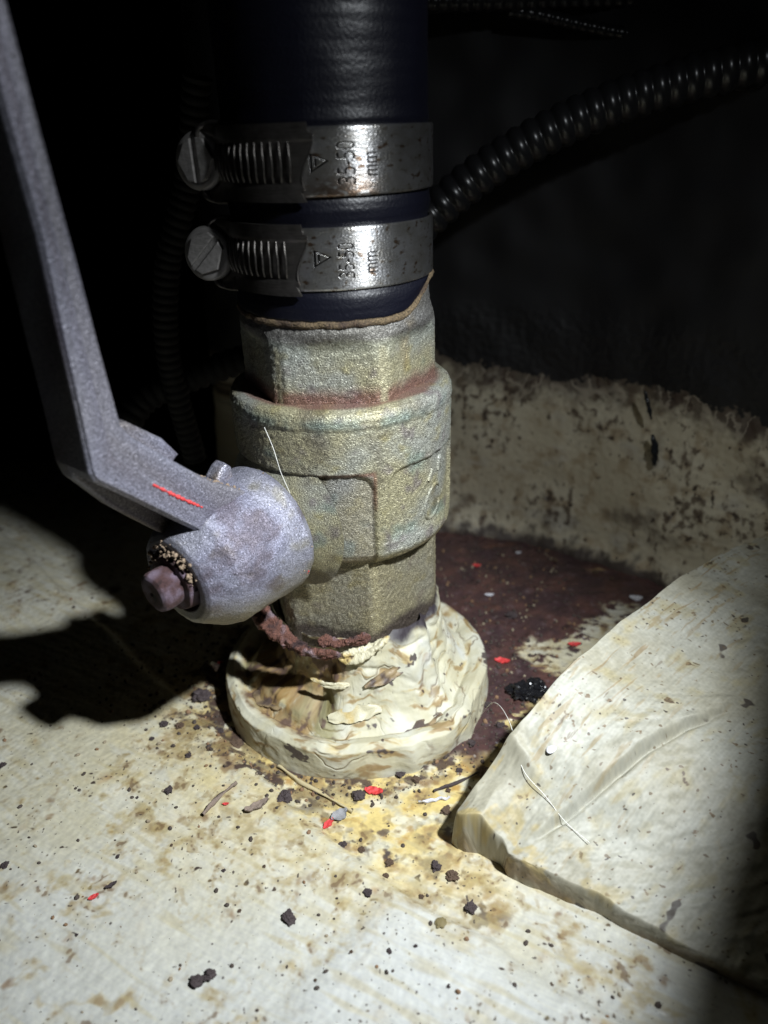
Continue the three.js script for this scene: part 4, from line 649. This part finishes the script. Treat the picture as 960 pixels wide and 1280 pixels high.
// the shiny black lump on the sludge
{
  const t = thing('tar_lump', 'glossy black lump on the sludge between flange and stringer', 'lump', [0.0526, floorH(0.0526, 0.0094), 0.0094]);
  const parts = []; for (const [x, y, z, s, k] of [[-0.002, 0.0013, 0.0006, 0.0072, 51], [0.0024, 0.0015, -0.001, 0.0064, 52], [0.0006, 0.001, 0.0024, 0.005, 53], [0.0042, 0.0008, 0.001, 0.0045, 54], [-0.0044, 0.0008, -0.0008, 0.0042, 55]]) { const g = lumpGeo(k, 0.65, 0.55, 5); g.scale(s, s, s); g.translate(x, y, z); parts.push(g); }
  mesh('lump', mergeGeometries(parts), M.tar, t);
}
// twigs
const twig = (pts, r, mat, label) => tag(mesh('twig', tubeAlong(pts.map(([x, z, h]) => [x, floorH(x, z) + (h || 0.0006), z]), r, 7, 40, 0.01, (t, a) => r * (0.7 + 0.35 * Math.sin(t * 9 + a * 2) + 0.3 * noise(t * 14, a, 56)) * (1 - 0.4 * t)), mat), label, 'twig');
twig([[-0.0390, 0.0537, 0.0008], [-0.0357, 0.0484, 0.0010], [-0.0317, 0.0440, 0.0011]], 0.00085, M.bark, 'grey brown twig lying on the cream floor left of the flange');
twig([[0.0205, 0.0468], [0.0278, 0.0439], [0.0341, 0.0403]], 0.0006, M.crumb, 'dark twig between the flange and the stringer');
twig([[-0.0215, 0.0362], [-0.0160, 0.0415], [-0.0107, 0.0450], [-0.0009, 0.0524]], 0.0008, std({ color: new THREE.Color(0.5, 0.42, 0.24), roughness: 0.8 }), 'pale root like strand running from the flange foot towards the front');
// fibres
{
  const th = (pts, label, r) => tag(mesh('fibre', tubeAlong(pts, r, 6, 80), M.fibre), label, 'fibre');
  const f = [[0.0361, 0.0216, 0.0075], [0.0385, 0.0300, 0.020], [0.0400, 0.0450, 0.0268], [0.0412, 0.0588], [0.0454, 0.0635], [0.0494, 0.0682], [0.0539, 0.0730]].map(([x, z, h]) => [x, h || onFloor(x, z) + 0.0011, z]);
  th(f, 'long white fibre lying over the crest of the stringer', 0.00008);
  const at = (deg, y, r) => [r * Math.sin(deg * D), y, r * Math.cos(deg * D)];
  th([at(-36, 0.1005, 0.0292), at(-31, 0.0960, 0.0298), at(-27, 0.0905, 0.0306), at(-24, 0.0850, 0.0300)], 'fine white hair hanging on the front of the valve body', 0.00006);
}
// peeling black strips on the wall
{
  const strip = (pts, w, label) => { const c = new THREE.CatmullRomCurve3(pts.map((p) => V(...p))); const g = tubeAlong(pts, w, 8, 30, 0.01, (t, a) => w * (0.25 + 0.65 * Math.sin(Math.PI * (0.06 + 0.88 * t)) + 0.45 * noise(t * 5, Math.cos(a), 62 + pts[0][0] * 900)) * (0.5 + 0.5 * Math.abs(Math.cos(a)))); tag(mesh('black_strip', g, M.blackStrip), label, 'strip'); };
  strip([[0.1065, 0.0615, -0.0585], [0.1075, 0.0570, -0.0575], [0.1082, 0.0500, -0.0570]], 0.0016, 'loose black strip hanging on the cream part of the wall');
  strip([[0.1025, 0.0770, -0.0610], [0.1040, 0.0720, -0.0600], [0.1055, 0.0670, -0.0595]], 0.0013, 'black strip hanging over the ragged paint edge of the wall');
}
// uncountable grit
{
  const G = rng(77), N = 5200, g = new THREE.IcosahedronGeometry(1, 0), m = new THREE.InstancedMesh(g, std({ color: 0xffffff, roughness: 0.8 }), N), q = new THREE.Matrix4(), e = new THREE.Euler(), qu = new THREE.Quaternion(), col = new THREE.Color();
  let k = 0; while (k < N) {
    const x = -0.11 + 0.19 * G(), z = -0.08 + 0.185 * G(), r = Math.hypot(x, z), w = G(); const [a, b] = ridgeAB(x, z); if (a > -0.004 && b > -0.004) continue; if (r < 0.0425) continue;
    const dens = 0.06 + 0.9 * ss(0.058, 0.044, r) + 0.5 * sludge(x, z) + 0.5 * ss(0.09, 0.05, r) * ss(-0.015, -0.04, x) * ss(0.055, 0.0, z); if (w > dens * (0.6 + 0.8 * Math.max(0, fbm(x * 70, z * 70, 171, 3) + 0.3))) continue;
    const s = 0.00010 + 0.00065 * Math.pow(G(), 5); e.set(G() * 6, G() * 6, G() * 6); qu.setFromEuler(e); q.compose(V(x, floorH(x, z) + s * 0.3, z), qu, V(s * (0.8 + 0.6 * G()), s * 0.7, s)); m.setMatrixAt(k, q);
    const c = G(); m.setColorAt(k, c < 0.72 ? col.setRGB(0.06, 0.045, 0.037) : c < 0.88 ? col.setRGB(0.22, 0.13, 0.07) : col.setRGB(0.28, 0.23, 0.16)); k++;
  }
  m.name = 'dirt_grit'; shade(m); m.userData = { kind: 'stuff', label: 'fine dark grit strewn round the flange and over the sludge', category: 'grit' }; scene.add(m);
}


renderer.render(scene, camera);
